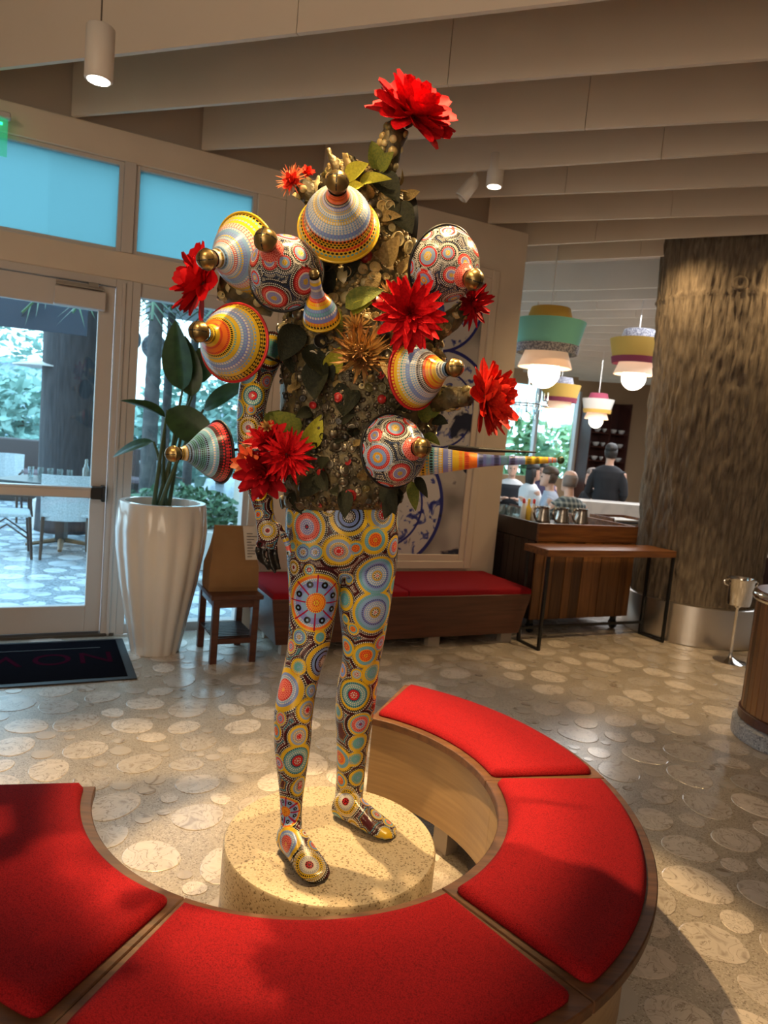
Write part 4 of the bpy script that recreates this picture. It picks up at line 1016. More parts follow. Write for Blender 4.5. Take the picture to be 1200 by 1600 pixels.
for k, (px, py, Y, R, n, lb) in enumerate(((30, 655, 17, (2.3, 1.2, 1.0), 1500, 'far green shrub mass outside, left of the trunk'), (225, 700, 15, (1.7, 1.0, 1.0), 1300, 'far green shrub mass seen through the side window'), (350, 650, 18, (2.2, 1.0, 1.6), 1400, 'far green tree mass behind the mannequin shoulder'), (-40, 600, 22, (3, 2, 2.6), 1300, 'tallest far tree at the left edge outside'))):
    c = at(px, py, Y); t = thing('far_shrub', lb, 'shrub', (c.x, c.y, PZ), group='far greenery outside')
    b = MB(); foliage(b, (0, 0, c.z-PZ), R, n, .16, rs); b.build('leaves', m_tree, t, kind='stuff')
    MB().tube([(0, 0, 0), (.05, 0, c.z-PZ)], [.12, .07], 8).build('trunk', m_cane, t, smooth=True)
def palm(px, Y, r, top, label, nf=12, fl=1.5):
    c = at(px, 680, Y); t = thing('palm_tree', label, 'palm tree', (c.x, c.y, PZ), group='palm trees on the patio')
    prof = []
    for k in range(41): z = top*k/40; prof.append((r*(1.25-.3*z/top)*(1+.06*(k % 2)), z))
    MB().lathe(prof, 18).build('trunk', mat('palm_trunk_'+str(px), (.13, .12, .12), .9, c2=(.06, .06, .065), scale=9), t, smooth=True)
    for k in range(nf):
        a = 2*PI*k/nf+.3; b = MB(); pts = [Vector((math.cos(a)*fl*q, math.sin(a)*fl*q, top+.55*math.sin(q*2.0)*fl*.5-.55*q*q*fl)) for q in [i/9 for i in range(10)]]
        b.tube(pts, [.014]*10, 5)
        for i in range(1, 10):
            d = (pts[i]-pts[i-1]).normalized(); sd = d.cross(Vector((0, 0, 1))).normalized()
            for s in (-1, 1):
                for h in (0, .5):
                    o = pts[i-1].lerp(pts[i], h); tip = o+sd*s*.42*math.sin(PI*(i+h)/11)+d*.18+Vector((0, 0, -.12))
                    b.add([o-d*.018, o+d*.018, tip], [(0, 1, 2)])
        b.build('frond', m_leaf, t)
palm(234, 8.6, .08, 2.95, 'thicker palm trunk seen through the side window, left of the plant stems')
palm(258, 10.2, .055, 3.3, 'slim palm tree farther out behind the plant stems')
palm(296, 11.2, .06, 3.6, 'palm tree farthest right, behind the big plant leaves')
# hanging globe lanterns, canopy, awning
m_lant = mat('lantern_mesh', (.16, .17, .19), .4, .3, c2=(.35, .38, .42), scale=40)
m_soff = mat('canopy_soffit', (.34, .36, .38), .7)
cn = wmb(); cn.box(.75, 3.2, 3.0, 2.95, 6.0, 3.16); can = cn.build('patio_canopy', m_soff, None, label='flat grey canopy roof outside above the hanging lanterns', cat='canopy')
for px, py, Y, lb in ((241, 542, 9.2, 'right hanging globe lantern outside the side window'), (200, 530, 9.0, 'left hanging globe lantern half hidden by the door jamb')):
    p = at(px, py, Y); t = thing('globe_lantern', lb, 'lantern', p, group='globe lanterns outside')
    MB().ball((0, 0, 0), .16, nu=18, nv=12).build('globe', m_lant, t, smooth='all')
    b = MB(); b.tube([(0, 0, .15), (0, 0, 3.0-p.z)], .006, 5); b.build('cord', m_black, t)
c = at(-30, 485, 7.2)
aw = MB(); aw.T = Matrix.Translation((c.x-1.2, 7.2, c.z)) @ Matrix.Rotation(math.radians(15), 4, 'Z'); aw.box(0, 0, -.10, 2.1, .05, .22)
aw.build('awning_valance', mat('dark_awning', (.03, .04, .06), .8), None, label='dark awning edge across the top of the view through the door', cat='awning')
# pale buildings beyond
def house(px0, px1, py, Y, label, col):
    a, c = at(px0, py, Y), at(px1, py, Y); w_ = c.x-a.x; h = (a.z+c.z)/2-PZ
    t = thing('far_building', label, 'building', (a.x, Y, PZ))
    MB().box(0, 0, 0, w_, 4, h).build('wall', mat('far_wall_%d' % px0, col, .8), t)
    MB().box(-.15, -.2, h, w_+.15, 4.1, h+.18).build('roof_edge', m_frame, t)
    n = max(2, int(w_/1.6))
    for i in range(n):
        for j in range(max(1, int(h/2.4))):
            x = (i+.3)*w_/n; z = 1.0+2.3*j
            f = MB().box(x, -.06, z, x+.75, .02, z+1.0).build('window', m_frame, t); MB().box(x+.06, -.08, z+.06, x+.69, -.05, z+.94).build('pane', mat('far_pane', (.10, .16, .22), .15) if 'far_pane' not in bpy.data.materials else bpy.data.materials['far_pane'], f)
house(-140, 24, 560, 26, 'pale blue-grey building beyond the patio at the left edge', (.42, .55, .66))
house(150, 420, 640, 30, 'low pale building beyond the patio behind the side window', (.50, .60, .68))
# service trees seen through the dining room's far window
for k, (px, Y) in enumerate(((822, 19.0), (892, 22.0))):
    c = at(px, 700, Y); t = thing('far_shrub', ['yellow-green tree left in the far dining room window', 'yellow-green tree right in the far dining room window'][k], 'shrub', (c.x, c.y, -.02), group='trees in the far window')
    b = MB(); foliage(b, (0, 0, 1.5), (1.0, .8, 1.0), 300, .2, rs); b.build('leaves', mat('yellow_green_leaf', (.40, .55, .22), .6, c2=(.22, .42, .25), scale=2) if k == 0 else bpy.data.materials['yellow_green_leaf'], t, kind='stuff')
    MB().tube([(0, 0, 0), (0, 0, 2.2)], [.12, .08], 8).build('trunk', m_stem, t)
gr = wmb(); gr.box(3.0, 9.1, -.14, 24, 26, -.02); struct('ground_far', gr, m_patio)

# ---------------------------------------------------------------- the decorated mannequin
YL = (.66, .43, .025); OR = (.75, .17, .02); LB = (.20, .36, .62); PB = (.19, .23, .58); TL = (.12, .36, .40); RD = (.50, .02, .025)
BK = (.008, .007, .007); WH = (.62, .60, .54); MR = (.085, .012, .016); SA = (.72, .20, .16); NV = (.03, .05, .11); GD = (.45, .30, .07); GY = (.35, .33, .34)
BASEP = Vector((-.09, 2.1, .30))
fig = thing('decorated_mannequin', 'painted mannequin covered in bells, buttons, leaves and red flowers, standing on the plinth', 'statue', BASEP)
def dots_nodes(nt, fr_a, fr_b, r=.36):
    a2 = node(nt, 'Math', operation='MULTIPLY'); lk(nt, fr_a, a2.inputs[0]); lk(nt, fr_a, a2.inputs[1])
    b2 = node(nt, 'Math', operation='MULTIPLY_ADD'); lk(nt, fr_b, b2.inputs[0]); lk(nt, fr_b, b2.inputs[1]); lk(nt, a2.outputs[0], b2.inputs[2])
    ls = node(nt, 'Math', operation='LESS_THAN'); lk(nt, b2.outputs[0], ls.inputs[0]); ls.inputs[1].default_value = r*r
    return ls.outputs[0]
def mth(nt, op, a, b=None):
    n = node(nt, 'Math', operation=op)
    for i, q in enumerate((a, b)):
        if q is None: continue
        if isinstance(q, (int, float)): n.inputs[i].default_value = q
        else: lk(nt, q, n.inputs[i])
    return n.outputs[0]
# palettes: rings by radius (0 centre .. 1 rim) as (stop, colour, dot colour); beyond 1 the maroon ground with dotted contours
GROUND = [(1.0, BK, WH), (1.13, MR, BK), (1.24, MR, WH), (1.35, NV, TL), (1.46, MR, GD), (1.57, MR, MR)]
PALS = [
 [(0, YL, RD), (.14, OR, RD), (.42, OR, YL), (.50, TL, LB), (.74, YL, YL), (.92, YL, BK)],
 [(0, NV, RD), (.12, PB, WH), (.42, SA, SA), (.50, SA, RD), (.64, SA, RD), (.72, TL, WH), (.84, YL, YL)],
 [(0, WH, RD), (.10, BK, WH), (.17, GD, GD), (.26, LB, WH), (.5, PB, NV), (.62, LB, LB), (.74, TL, LB), (.88, YL, YL)],
 [(0, RD, RD), (.12, RD, WH), (.30, GY, BK), (.42, GD, WH), (.56, LB, GY), (.74, YL, YL), (.92, YL, BK)],
 [(0, SA, YL), (.12, SA, RD), (.40, RD, SA), (.50, LB, WH), (.66, PB, LB), (.78, YL, YL)],
 [(0, RD, WH), (.2, RD, RD), (.32, NV, TL), (.42, TL, WH), (.66, TL, NV), (.80, YL, YL), (.93, YL, BK)],
 [(0, YL, RD), (.12, OR, YL), (.28, RD, YL), (.34, LB, LB), (.52, PB, PB), (.74, LB, WH), (.84, OR, OR), (.93, YL, YL)],
 [(0, TL, LB), (.3, TL, TL), (.55, TL, YL), (.72, YL, YL)],
 [(0, RD, BK), (.25, WH, WH), (.40, GY, WH), (.58, YL, BK), (.82, GD, WH)],
 [(0, BK, BK), (1, BK, BK)],
 [(0, WH, GY), (.2, BK, WH), (.34, PB, LB), (.5, BK, BK), (.58, LB, PB), (.72, BK, WH), (.80, YL, YL)],
 [(0, GD, YL), (.25, GY, LB), (.5, LB, GY), (.62, RD, SA), (.86, BK, WH)]]
BPALS = [[(0, GD, YL), (.22, PB, GY), (.50, WH, WH), (.58, RD, SA), (.82, RD, BK), (.90, BK, WH)], [(0, YL, WH), (.3, LB, GY), (.55, RD, RD), (.66, BK, WH), (.85, WH, BK)], [(0, LB, WH), (.2, YL, OR), (.36, LB, PB), (.6, RD, SA), (.82, LB, WH)]]
GROUND_B = [(1.0, BK, WH), (1.17, NV, BK), (1.27, BK, WH), (1.44, NV, BK), (1.54, BK, GY)]
BPALS.append([(0, SA, RD), (1.65, SA, RD)])
def medallion_mat(name, pals, ground, cell=.0062, rough=.24):
    mt, nt, b = newmat(name); b.inputs['Roughness'].default_value = rough; b.inputs['Specular IOR Level'].default_value = .3
    at_ = node(nt, 'Attribute', attribute_name='med'); sx = node(nt, 'SeparateXYZ'); lk(nt, at_.outputs['Vector'], sx.inputs[0])
    pa = node(nt, 'Attribute', attribute_name='pal'); u, v, rad = sx.outputs
    dist = mth(nt, 'SQRT', mth(nt, 'ADD', mth(nt, 'MULTIPLY', u, u), mth(nt, 'MULTIPLY', v, v)))
    dd = node(nt, 'Attribute', attribute_name='dist').outputs['Fac']
    rk = mth(nt, 'DIVIDE', dd, cell); fr = mth(nt, 'SUBTRACT', mth(nt, 'FRACT', rk), .5); ri = mth(nt, 'ADD', mth(nt, 'FLOOR', rk), .5)
    n = mth(nt, 'MAXIMUM', mth(nt, 'ROUND', mth(nt, 'MULTIPLY', ri, 2*PI)), 1.0)
    ang = mth(nt, 'ADD', mth(nt, 'DIVIDE', mth(nt, 'ARCTAN2', v, u), 2*PI), .5)
    fa = mth(nt, 'SUBTRACT', mth(nt, 'FRACT', mth(nt, 'MULTIPLY', ang, n)), .5)
    dm = dots_nodes(nt, fr, fa, .33)
    rr = mth(nt, 'DIVIDE', rad, 1.7); col = None
    for k, p in enumerate(pals):
        st = p+ground if len(p) > 2 else p
        r1 = ramp(nt, [(s/1.7, c) for s, c, d in st], 'CONSTANT'); r2 = ramp(nt, [(s/1.7, d) for s, c, d in st], 'CONSTANT')
        lk(nt, rr, r1.inputs[0]); lk(nt, rr, r2.inputs[0])
        mx = node(nt, 'MixRGB'); lk(nt, dm, mx.inputs[0]); lk(nt, r1.outputs[0], mx.inputs[1]); lk(nt, r2.outputs[0], mx.inputs[2])
        if col is None: col = mx.outputs[0]
        else:
            cmp_ = node(nt, 'Math', operation='COMPARE'); lk(nt, pa.outputs['Fac'], cmp_.inputs[0]); cmp_.inputs[1].default_value = k; cmp_.inputs[2].default_value = .5
            m2 = node(nt, 'MixRGB'); lk(nt, cmp_.outputs[0], m2.inputs[0]); lk(nt, col, m2.inputs[1]); lk(nt, mx.outputs[0], m2.inputs[2]); col = m2.outputs[0]
    if len(pals) > 6:       # the big thigh flower: eight dark dots between red dotted spokes
        Rr = mth(nt, 'DIVIDE', dd, mth(nt, 'MAXIMUM', rad, .001)); is6 = mth(nt, 'MULTIPLY', mth(nt, 'GREATER_THAN', Rr, .03), mth(nt, 'LESS_THAN', mth(nt, 'ABSOLUTE', mth(nt, 'SUBTRACT', pa.outputs['Fac'], 6.0)), .5))
        arc_ = mth(nt, 'MULTIPLY', dd, 2*PI/8)
        s1_ = mth(nt, 'MULTIPLY', mth(nt, 'SUBTRACT', mth(nt, 'FRACT', mth(nt, 'MULTIPLY', ang, 8.0)), .5), arc_); s2_ = mth(nt, 'MULTIPLY', mth(nt, 'SUBTRACT', mth(nt, 'FRACT', mth(nt, 'ADD', mth(nt, 'MULTIPLY', ang, 8.0), .5)), .5), arc_)
        dr = mth(nt, 'SUBTRACT', dd, mth(nt, 'MULTIPLY', Rr, .66)); q2 = mth(nt, 'SQRT', mth(nt, 'ADD', mth(nt, 'MULTIPLY', s1_, s1_), mth(nt, 'MULTIPLY', dr, dr)))
        for mask, cc in ((mth(nt, 'LESS_THAN', q2, mth(nt, 'MULTIPLY', Rr, .115)), BK), (mth(nt, 'LESS_THAN', q2, mth(nt, 'MULTIPLY', Rr, .04)), LB), (mth(nt, 'MULTIPLY', mth(nt, 'LESS_THAN', mth(nt, 'ABSOLUTE', s2_), .0024), mth(nt, 'MULTIPLY', mth(nt, 'GREATER_THAN', rad, .36), mth(nt, 'LESS_THAN', rad, .97))), (.30, .01, .05))):
            m3 = node(nt, 'MixRGB'); lk(nt, mth(nt, 'MULTIPLY', mask, is6), m3.inputs[0]); lk(nt, col, m3.inputs[1]); m3.inputs[2].default_value = (*cc, 1); col = m3.outputs[0]
    lk(nt, col, b.inputs['Base Color'])
    bp = node(nt, 'Bump'); bp.inputs['Strength'].default_value = .35; bp.inputs['Distance'].default_value = .002; lk(nt, dm, bp.inputs['Height']); lk(nt, bp.outputs[0], b.inputs['Normal'])
    return mt
def paint(o, meds, npal, rs, rmin=.016, rmax=.045, black=None, tries=4000, seed_pals=None):
    me = o.data; mw = W[o.name]; n = len(me.vertices)
    P = np.empty(n*3, np.float32); me.vertices.foreach_get('co', P); P = P.reshape(-1, 3)
    M_ = np.array(mw); Pw = P @ M_[:3, :3].T + M_[:3, 3]
    Nn = np.empty(n*3, np.float32); me.vertices.foreach_get('normal', Nn); Nn = Nn.reshape(-1, 3) @ M_[:3, :3].T
    C = [list(m_[0]) for m_ in meds]; R = [m_[1] for m_ in meds]; K = [m_[2] for m_ in meds]; Nm = [list(m_[3]) for m_ in meds]
    for q in range(tries):
        r = rmax*(1-q/tries)**1.3+rmin*(q/tries); i = rs.randrange(n); p = Pw[i]
        if C:
            d = np.linalg.norm(np.array(C)-p, axis=1)
            if np.any(d < .93*(np.array(R)+r)): continue
        C.append(list(p)); R.append(r); K.append(rs.randrange(npal) if seed_pals is None else rs.choice(seed_pals)); Nm.append(list(Nn[i]))
    best = np.full(n, 1e9); idx = np.zeros(n, int)
    for k in range(len(C)):
        d = np.linalg.norm(Pw-np.array(C[k]), axis=1)/R[k]; mk = d < best; best[mk] = d[mk]; idx[mk] = k
    C, R, K, Nm = np.array(C), np.array(R), np.array(K), np.array(Nm)
    nn = Nm/np.maximum(np.linalg.norm(Nm, axis=1, keepdims=True), 1e-6)
    ref = np.where(np.abs(nn[:, 2:3]) < .9, np.array([[0, 0, 1.]]), np.array([[1., 0, 0]])); e1 = np.cross(ref, nn); e1 /= np.linalg.norm(e1, axis=1, keepdims=True); e2 = np.cross(nn, e1)
    off = Pw-C[idx]; u = np.sum(off*e1[idx], axis=1); v = np.sum(off*e2[idx], axis=1)
    pal = K[idx].astype(np.float32)
    if black is not None: pal[black(Pw)] = 9 if npal > 5 else 3
    a = me.attributes.new('med', 'FLOAT_VECTOR', 'POINT'); a.data.foreach_set('vector', np.stack([u, v, best], 1).astype(np.float32).ravel())
    a = me.attributes.new('pal', 'FLOAT', 'POINT'); a.data.foreach_set('value', pal)
    a = me.attributes.new('dist', 'FLOAT', 'POINT'); a.data.foreach_set('value', (best*R[idx]).astype(np.float32))

# --- body: legs, hips, arm and hand as one surface
def ring_px(l, r, y, Y, br, n=28, sq=1.0):
    a, c = at(l, y, Y), at(r, y, Y); mid = (a+c)/2; h = (c-a)/2; bd_ = h.length*br
    return [mid+h*math.cos(2*PI*i/n)+Vector((0, bd_*math.sin(2*PI*i/n), 0)) for i in range(n)]
def interp(tab, n):
    out = []
    for i in range(n):
        q = i/(n-1)*(len(tab)-1); k = min(int(q), len(tab)-2); f = q-k
        p0, p1, p2, p3 = tab[max(k-1, 0)], tab[k], tab[k+1], tab[min(k+2, len(tab)-1)]
        out.append(tuple(.5*((2*b)+(-a+c)*f+(2*a-5*b+4*c-d)*f*f+(-a+3*b-3*c+d)*f**3) for a, b, c, d in zip(p0, p1, p2, p3)))
    return out
bd = MB()
pelvis = [(452, 618, 740, 2.14, .64), (448, 621, 775, 2.14, .66), (446, 622, 810, 2.14, .68), (446, 622, 845, 2.14, .66), (452, 617, 878, 2.14, .52), (470, 600, 898, 2.14, .40)]
bd.loft([ring_px(*r, n=36) for r in interp(pelvis, 14)])
legL = [(446, 545, 835, 2.125, .95), (448, 541, 870, 2.12, 1.0), (451, 533, 915, 2.11, 1.04), (452, 525, 960, 2.10, 1.05), (449, 515, 1010, 2.085, 1.05), (441, 501, 1050, 2.07, 1.06), (432, 493, 1090, 2.05, 1.1), (428, 488, 1125, 2.04, 1.15), (429, 486, 1160, 2.035, 1.2), (432, 481, 1195, 2.03, 1.15), (436, 476, 1230, 2.025, 1.1), (438, 472, 1262, 2.02, 1.1), (438, 472, 1292, 2.015, 1.15)]
legR = [(538, 622, 835, 2.155, .95), (540, 622, 870, 2.16, 1.0), (533, 616, 910, 2.165, 1.04), (529, 611, 945, 2.17, 1.05), (534, 603, 990, 2.18, 1.05), (535, 595, 1030, 2.19, 1.05), (527, 590, 1068, 2.205, 1.08), (524, 586, 1105, 2.22, 1.15), (525, 579, 1145, 2.23, 1.2), (526, 573, 1185, 2.24, 1.15), (525, 569, 1222, 2.245, 1.1), (523, 567, 1250, 2.25, 1.1), (523, 569, 1266, 2.25, 1.15)]
for t_ in (legL, legR): bd.loft([ring_px(*r) for r in interp(t_, 34)])
def foot(heel, toe, w0):
    heel, toe = Vector(heel), Vector(toe); d = toe-heel; d.z = 0; L_ = d.length; d.normalize(); s = Vector((-d.y, d.x, 0)); rings = []
    for q, hw, h, lo in ((0, .016, .045, .012), (.05, .029, .075, .003), (.18, .034, .095, .0), (.34, .036, .088, .0), (.52, .041, .066, .0), (.70, .046, .046, .0), (.84, .045, .034, .0), (.94, .037, .026, .0), (1.0, .018, .016, .004)):
        c = heel+d*L_*q; row = []
        for i in range(24):
            a = 2*PI*i/24; ca, sa_ = math.cos(a), math.sin(a)
            row.append(c+s*hw*w0*(abs(ca)**.8*(1 if ca > 0 else -1))+Vector((0, 0, .001+lo+(h-lo)*(.5+.5*(abs(sa_)**.75*(1 if sa_ > 0 else -1))))))
        rings.append(row)
    bd.loft(rings)
H1, T1 = atz(440, 1322, .3), atz(503, 1382, .3); H2, T2 = atz(521, 1272, .3), atz(616, 1312, .3)
foot(H1, T1, 1.0); foot(H2, T2, 1.0)
arm = [(400, 448, 520, 2.12, .9), (384, 446, 550, 2.11, 1.0), (376, 428, 590, 2.10, 1.0), (371, 417, 630, 2.09, 1.0), (370, 413, 670, 2.09, 1.0), (372, 412, 705, 2.08, 1.0), (378, 417, 735, 2.06, .98), (385, 424, 762, 2.04, .9), (393, 427, 785, 2.02, .8), (398, 428, 802, 2.01, .7), (400, 434, 818, 2.0, .55), (402, 437, 835, 2.0, .48), (403, 433, 850, 2.0, .46), (406, 430, 858, 2.0, .42)]
bd.loft([ring_px(*r) for r in interp(arm, 34)])
HY = 1.995
for dy, pts, rr in ((.012, ((404, 846), (402, 861), (405, 873), (411, 881)), (.0078, .0070, .0064, .005)), (.0, ((412, 848), (411, 867), (415, 881), (421, 891)), (.0082, .0072, .0066, .0052)), (-.010, ((421, 848), (421, 868), (425, 884), (431, 896)), (.0082, .0072, .0066, .0052)), (.002, ((429, 846), (431, 866), (434, 880), (437, 890)), (.0080, .0070, .0064, .005)), (0, ((432, 820), (443, 836), (450, 852), (453, 869)), (.013, .0105, .009, .0065))):
    bd.tube([at(px, py, HY+dy-.010*k) for k, (px, py) in enumerate(pts)], rr, 10)
body = remeshed(bd, 'body', None, .0042, fig, 4)
for v in body.data.vertices: pass
m_body = medallion_mat('painted_dot_medallions', PALS, GROUND)
body.data.materials.clear(); body.data.materials.append(m_body)
def bvh_of(o):
    mw = W[o.name]; return BVHTree.FromPolygons([mw @ v.co for v in o.data.vertices], [tuple(p.vertices) for p in o.data.polygons])
bt = bvh_of(body)
def cast(tree, px, py):
    d = (FW + RT*((px-600)/F_PX) - UP*((py-800)/F_PX)).normalized(); h = tree.ray_cast(CAM, d)
    return h
meds = []
def med_px(tree, px, py, rpx, pal, out, sc=1.0):
    loc, nrm, _, dist = cast(tree, px, py)
    if loc is None: return
    out.append((loc, rpx*(loc-CAM).dot(FW)/F_PX*sc, pal, nrm))
LEG = [(455, 85, 62, 0), (440, 215, 105, 1), (420, 350, 48, 2), (485, 350, 42, 2), (665, 160, 105, 10), (610, 345, 92, 3), (490, 620, 158, 6), (845, 150, 95, 3), (805, 285, 82, 0), (908, 320, 60, 4), (815, 475, 112, 2), (805, 670, 122, 2), (640, 600, 62, 7), (645, 705, 30, 7), (650, 850, 58, 0), (755, 900, 76, 0), (835, 830, 52, 1), (705, 1000, 32, 3), (790, 990, 66, 7), (355, 850, 38, 1), (395, 960, 45, 7), (525, 930, 105, 10), (315, 1080, 115, 4), (445, 1190, 68, 3), (690, 1110, 92, 5), (605, 1195, 42, 7), (726, 1265, 66, 1), (717, 1365, 55, 7), (700, 1450, 46, 7), (790, 1220, 30, 0), (275, 1300, 48, 0), (400, 1330, 62, 3), (392, 1460, 95, 5), (290, 1470, 46, 1), (615, 1440, 80, 0), (617, 1560, 45, 0), (715, 1550, 46, 7), (405, 1580, 42, 3), (345, 170, 50, 7), (370, 430, 40, 8), (560, 120, 40, 8), (740, 60, 45, 0), (700, 330, 45, 0)]
for x, y, r, p in LEG: med_px(bt, 350+x*.2939, 760+y*.2939, r*.2939, p, meds)
FOOT = [(375, 285, 80, 6), (450, 160, 52, 3), (378, 450, 82, 4), (498, 555, 88, 8), (470, 375, 36, 5), (680, 235, 76, 8), (795, 235, 48, 5), (742, 112, 46, 7), (655, 130, 38, 0), (900, 340, 32, 0), (840, 300, 36, 3)]
for x, y, r, p in FOOT: med_px(bt, 330+x*.3083, 1180+y*.3083, r*.3083, p, meds)
ARM = [(395, 618, 20, 5), (388, 668, 17, 8), (424, 546, 24, 7), (418, 829, 15, 8), (403, 804, 8, 0), (404, 770, 13, 4), (392, 640, 8, 0)]
for x, y, r, p in ARM: med_px(bt, x, y, r, p, meds)
tipz = at(430, 857, HY).z
def blackpart(P):
    px = (P[:, 2] < tipz) & (P[:, 0] < -.255) & (P[:, 1] < 2.025) & (P[:, 2] > 1.0)
    return px | (P[:, 2] < .312)
paint(body, meds, 9, random.Random(5), .016, .034, blackpart, 1800)

# --- encrusted torso
m_core = mat('dark_bronze_crust', (.050, .042, .022), .5, .35, c2=(.16, .12, .05), scale=30, bump=.6, bscale=45)
core_t = [(515, 575, 258, 2.13, .8), (500, 606, 280, 2.125, .85), (488, 630, 315, 2.12, .82), (482, 643, 355, 2.12, .82), (480, 650, 395, 2.12, .80), (462, 660, 435, 2.12, .74), (446, 678, 485, 2.12, .68), (438, 688, 545, 2.12, .66), (440, 690, 600, 2.12, .64), (444, 684, 655, 2.12, .63), (449, 665, 705, 2.12, .66), (446, 642, 745, 2.12, .70), (444, 626, 778, 2.12, .72), (450, 618, 792, 2.12, .66)]
cr = MB(); rows = []
for r in interp(core_t, 46):
    ring = ring_px(*r, n=64); c = sum(ring, Vector())/64; row = []
    for p in ring:
        q = noise.noise(p*16)*.022+noise.noise(p*42)*.010; row.append(p+(p-c).normalized()*q)
    rows.append(row)
cr.loft(rows); core = cr.build('torso_crust', m_core, fig, smooth='all', world=True)
ct = bvh_of(core)
m_bt = [mat('button_'+n, c, .35, objrand=.35, metal=mt_) for n, c, mt_ in (('tan', (.38, .27, .10), 0), ('cream', (.50, .41, .20), 0), ('olive', (.17, .14, .05), .2), ('pewter', (.20, .17, .12), .7), ('red', (.34, .02, .02), 0), ('black', (.02, .018, .016), 0))]
def button_mesh(mt, kind):
    b = MB(); n = 14
    if kind == 0: b.lathe([(.9, -.12), (1, 0), (1, .16), (.92, .22), (.76, .22), (.70, .13), (0.22, .11), (.16, .02), (0, .0)], n)
    elif kind == 1:
        b.lathe([(.95, -.12), (1, .1), (.8, .30), (.62, .2), (.5, .34), (.3, .40), (0, .42)], n)
    elif kind == 2:    # fan shell
        rings = []
        for k in range(6):
            q = k/5; rings.append([((q*1.15-.15)*1.2*math.cos(-1.05+2.1*i/12), (q*1.15-.15)*1.2*math.sin(-1.05+2.1*i/12), .45*math.sin(PI*(.15+.8*q))+.06*q*(i % 2)) for i in range(13)])
        b.loft(rings, cap=False, closed=False)
    elif kind == 3: b.lathe([(.7, -.1), (.9, .25), (1.0, .75), (.92, .78), (.8, .35), (.4, .05), (0, 0)], n)   # hollow cup
    else: b.lathe([(1, -.1), (.95, .2), (.72, .48), (.38, .64), (0, .70)], n)   # cabochon
    return b.mesh(['button', 'button', 'shell', 'seed_cup', 'cabochon'][kind], mt, smooth=True)
BM = {(i, k): button_mesh(m_bt[i], k) for i in range(6) for k in range(5)}
rs = random.Random(11)
def orient(p, nrm, r, twist=None):
    q = Vector(nrm).to_track_quat('Z', 'Y').to_matrix().to_4x4()
    return Matrix.Translation(p) @ q @ Matrix.Rotation(rs.random()*6.28 if twist is None else twist, 4, 'Z') @ Matrix.Diagonal((r, r, r, 1))
placed = []; nb = 0; tries = 0
while nb < 290 and tries < 6000:
    tries += 1
    if tries % 6:
        h = cast(ct, rs.uniform(440, 690), rs.uniform(255, 790))
        if h[0] is None: continue
        p, nr = h[0], h[1]
    else:
        pl_ = core.data.polygons[rs.randrange(len(core.data.polygons))]; p = W[core.name] @ pl_.center; nr = pl_.normal
    q = pix(p)[1]
    r = rs.uniform(.010, .021)*(1 if q < 560 or rs.random() < .3 else .7)
    if any((p-a).length < .72*(r+s) for a, s in placed): continue
    placed.append((p, r)); nr = (Vector(nr)+Vector((rs.gauss(0, .22), rs.gauss(0, .22), rs.gauss(0, .22)))).normalized()
    mi = rs.choices(range(6), (5, 4, 4, 1, .8, .6) if q < 520 else ((2, 1.5, 3, 3, 1.4, 1) if q < 610 else (.3, .3, 1.2, 6, .9, 1)))[0]
    k = rs.choices(range(5), (5, 3, 1.6, 1.4, 2))[0]
    if k == 2: r *= 1.25
    o = inst(BM[mi, k], BM[mi, k].name.split('.')[0], fig, orient(p+nr*.004, nr, r)); nb += 1
fb_ = [MB(), MB()]
for _ in range(2600):
    if rs.random() < .75:
        h = cast(ct, rs.uniform(436, 695), rs.uniform(250, 795))
        if h[0] is None: continue
        p, nr = h[0], h[1]
    else:
        pl_ = core.data.polygons[rs.randrange(len(core.data.polygons))]; p = W[core.name] @ pl_.center; nr = pl_.normal
    r = rs.uniform(.004, .009); b = fb_[0 if pix(p)[1] < 560 else 1]
    b.lathe([(1, -.2), (.9, .35), (.5, .7), (0, .8)] if rs.random() < .6 else [(1, -.2), (1, .3), (.6, .4), (.5, .1), (0, .05)], 7, orient(p, nr, r))
fb_[0].build('seed_beads', mat('ochre_seed_beads', (.36, .25, .085), .5, c2=(.14, .09, .03), scale=60), fig, smooth=True, world=True, kind='stuff')
fb_[1].build('metal_beads', mat('pewter_beads', (.16, .13, .085), .4, .6, c2=(.05, .04, .03), scale=60), fig, smooth=True, world=True, kind='stuff')

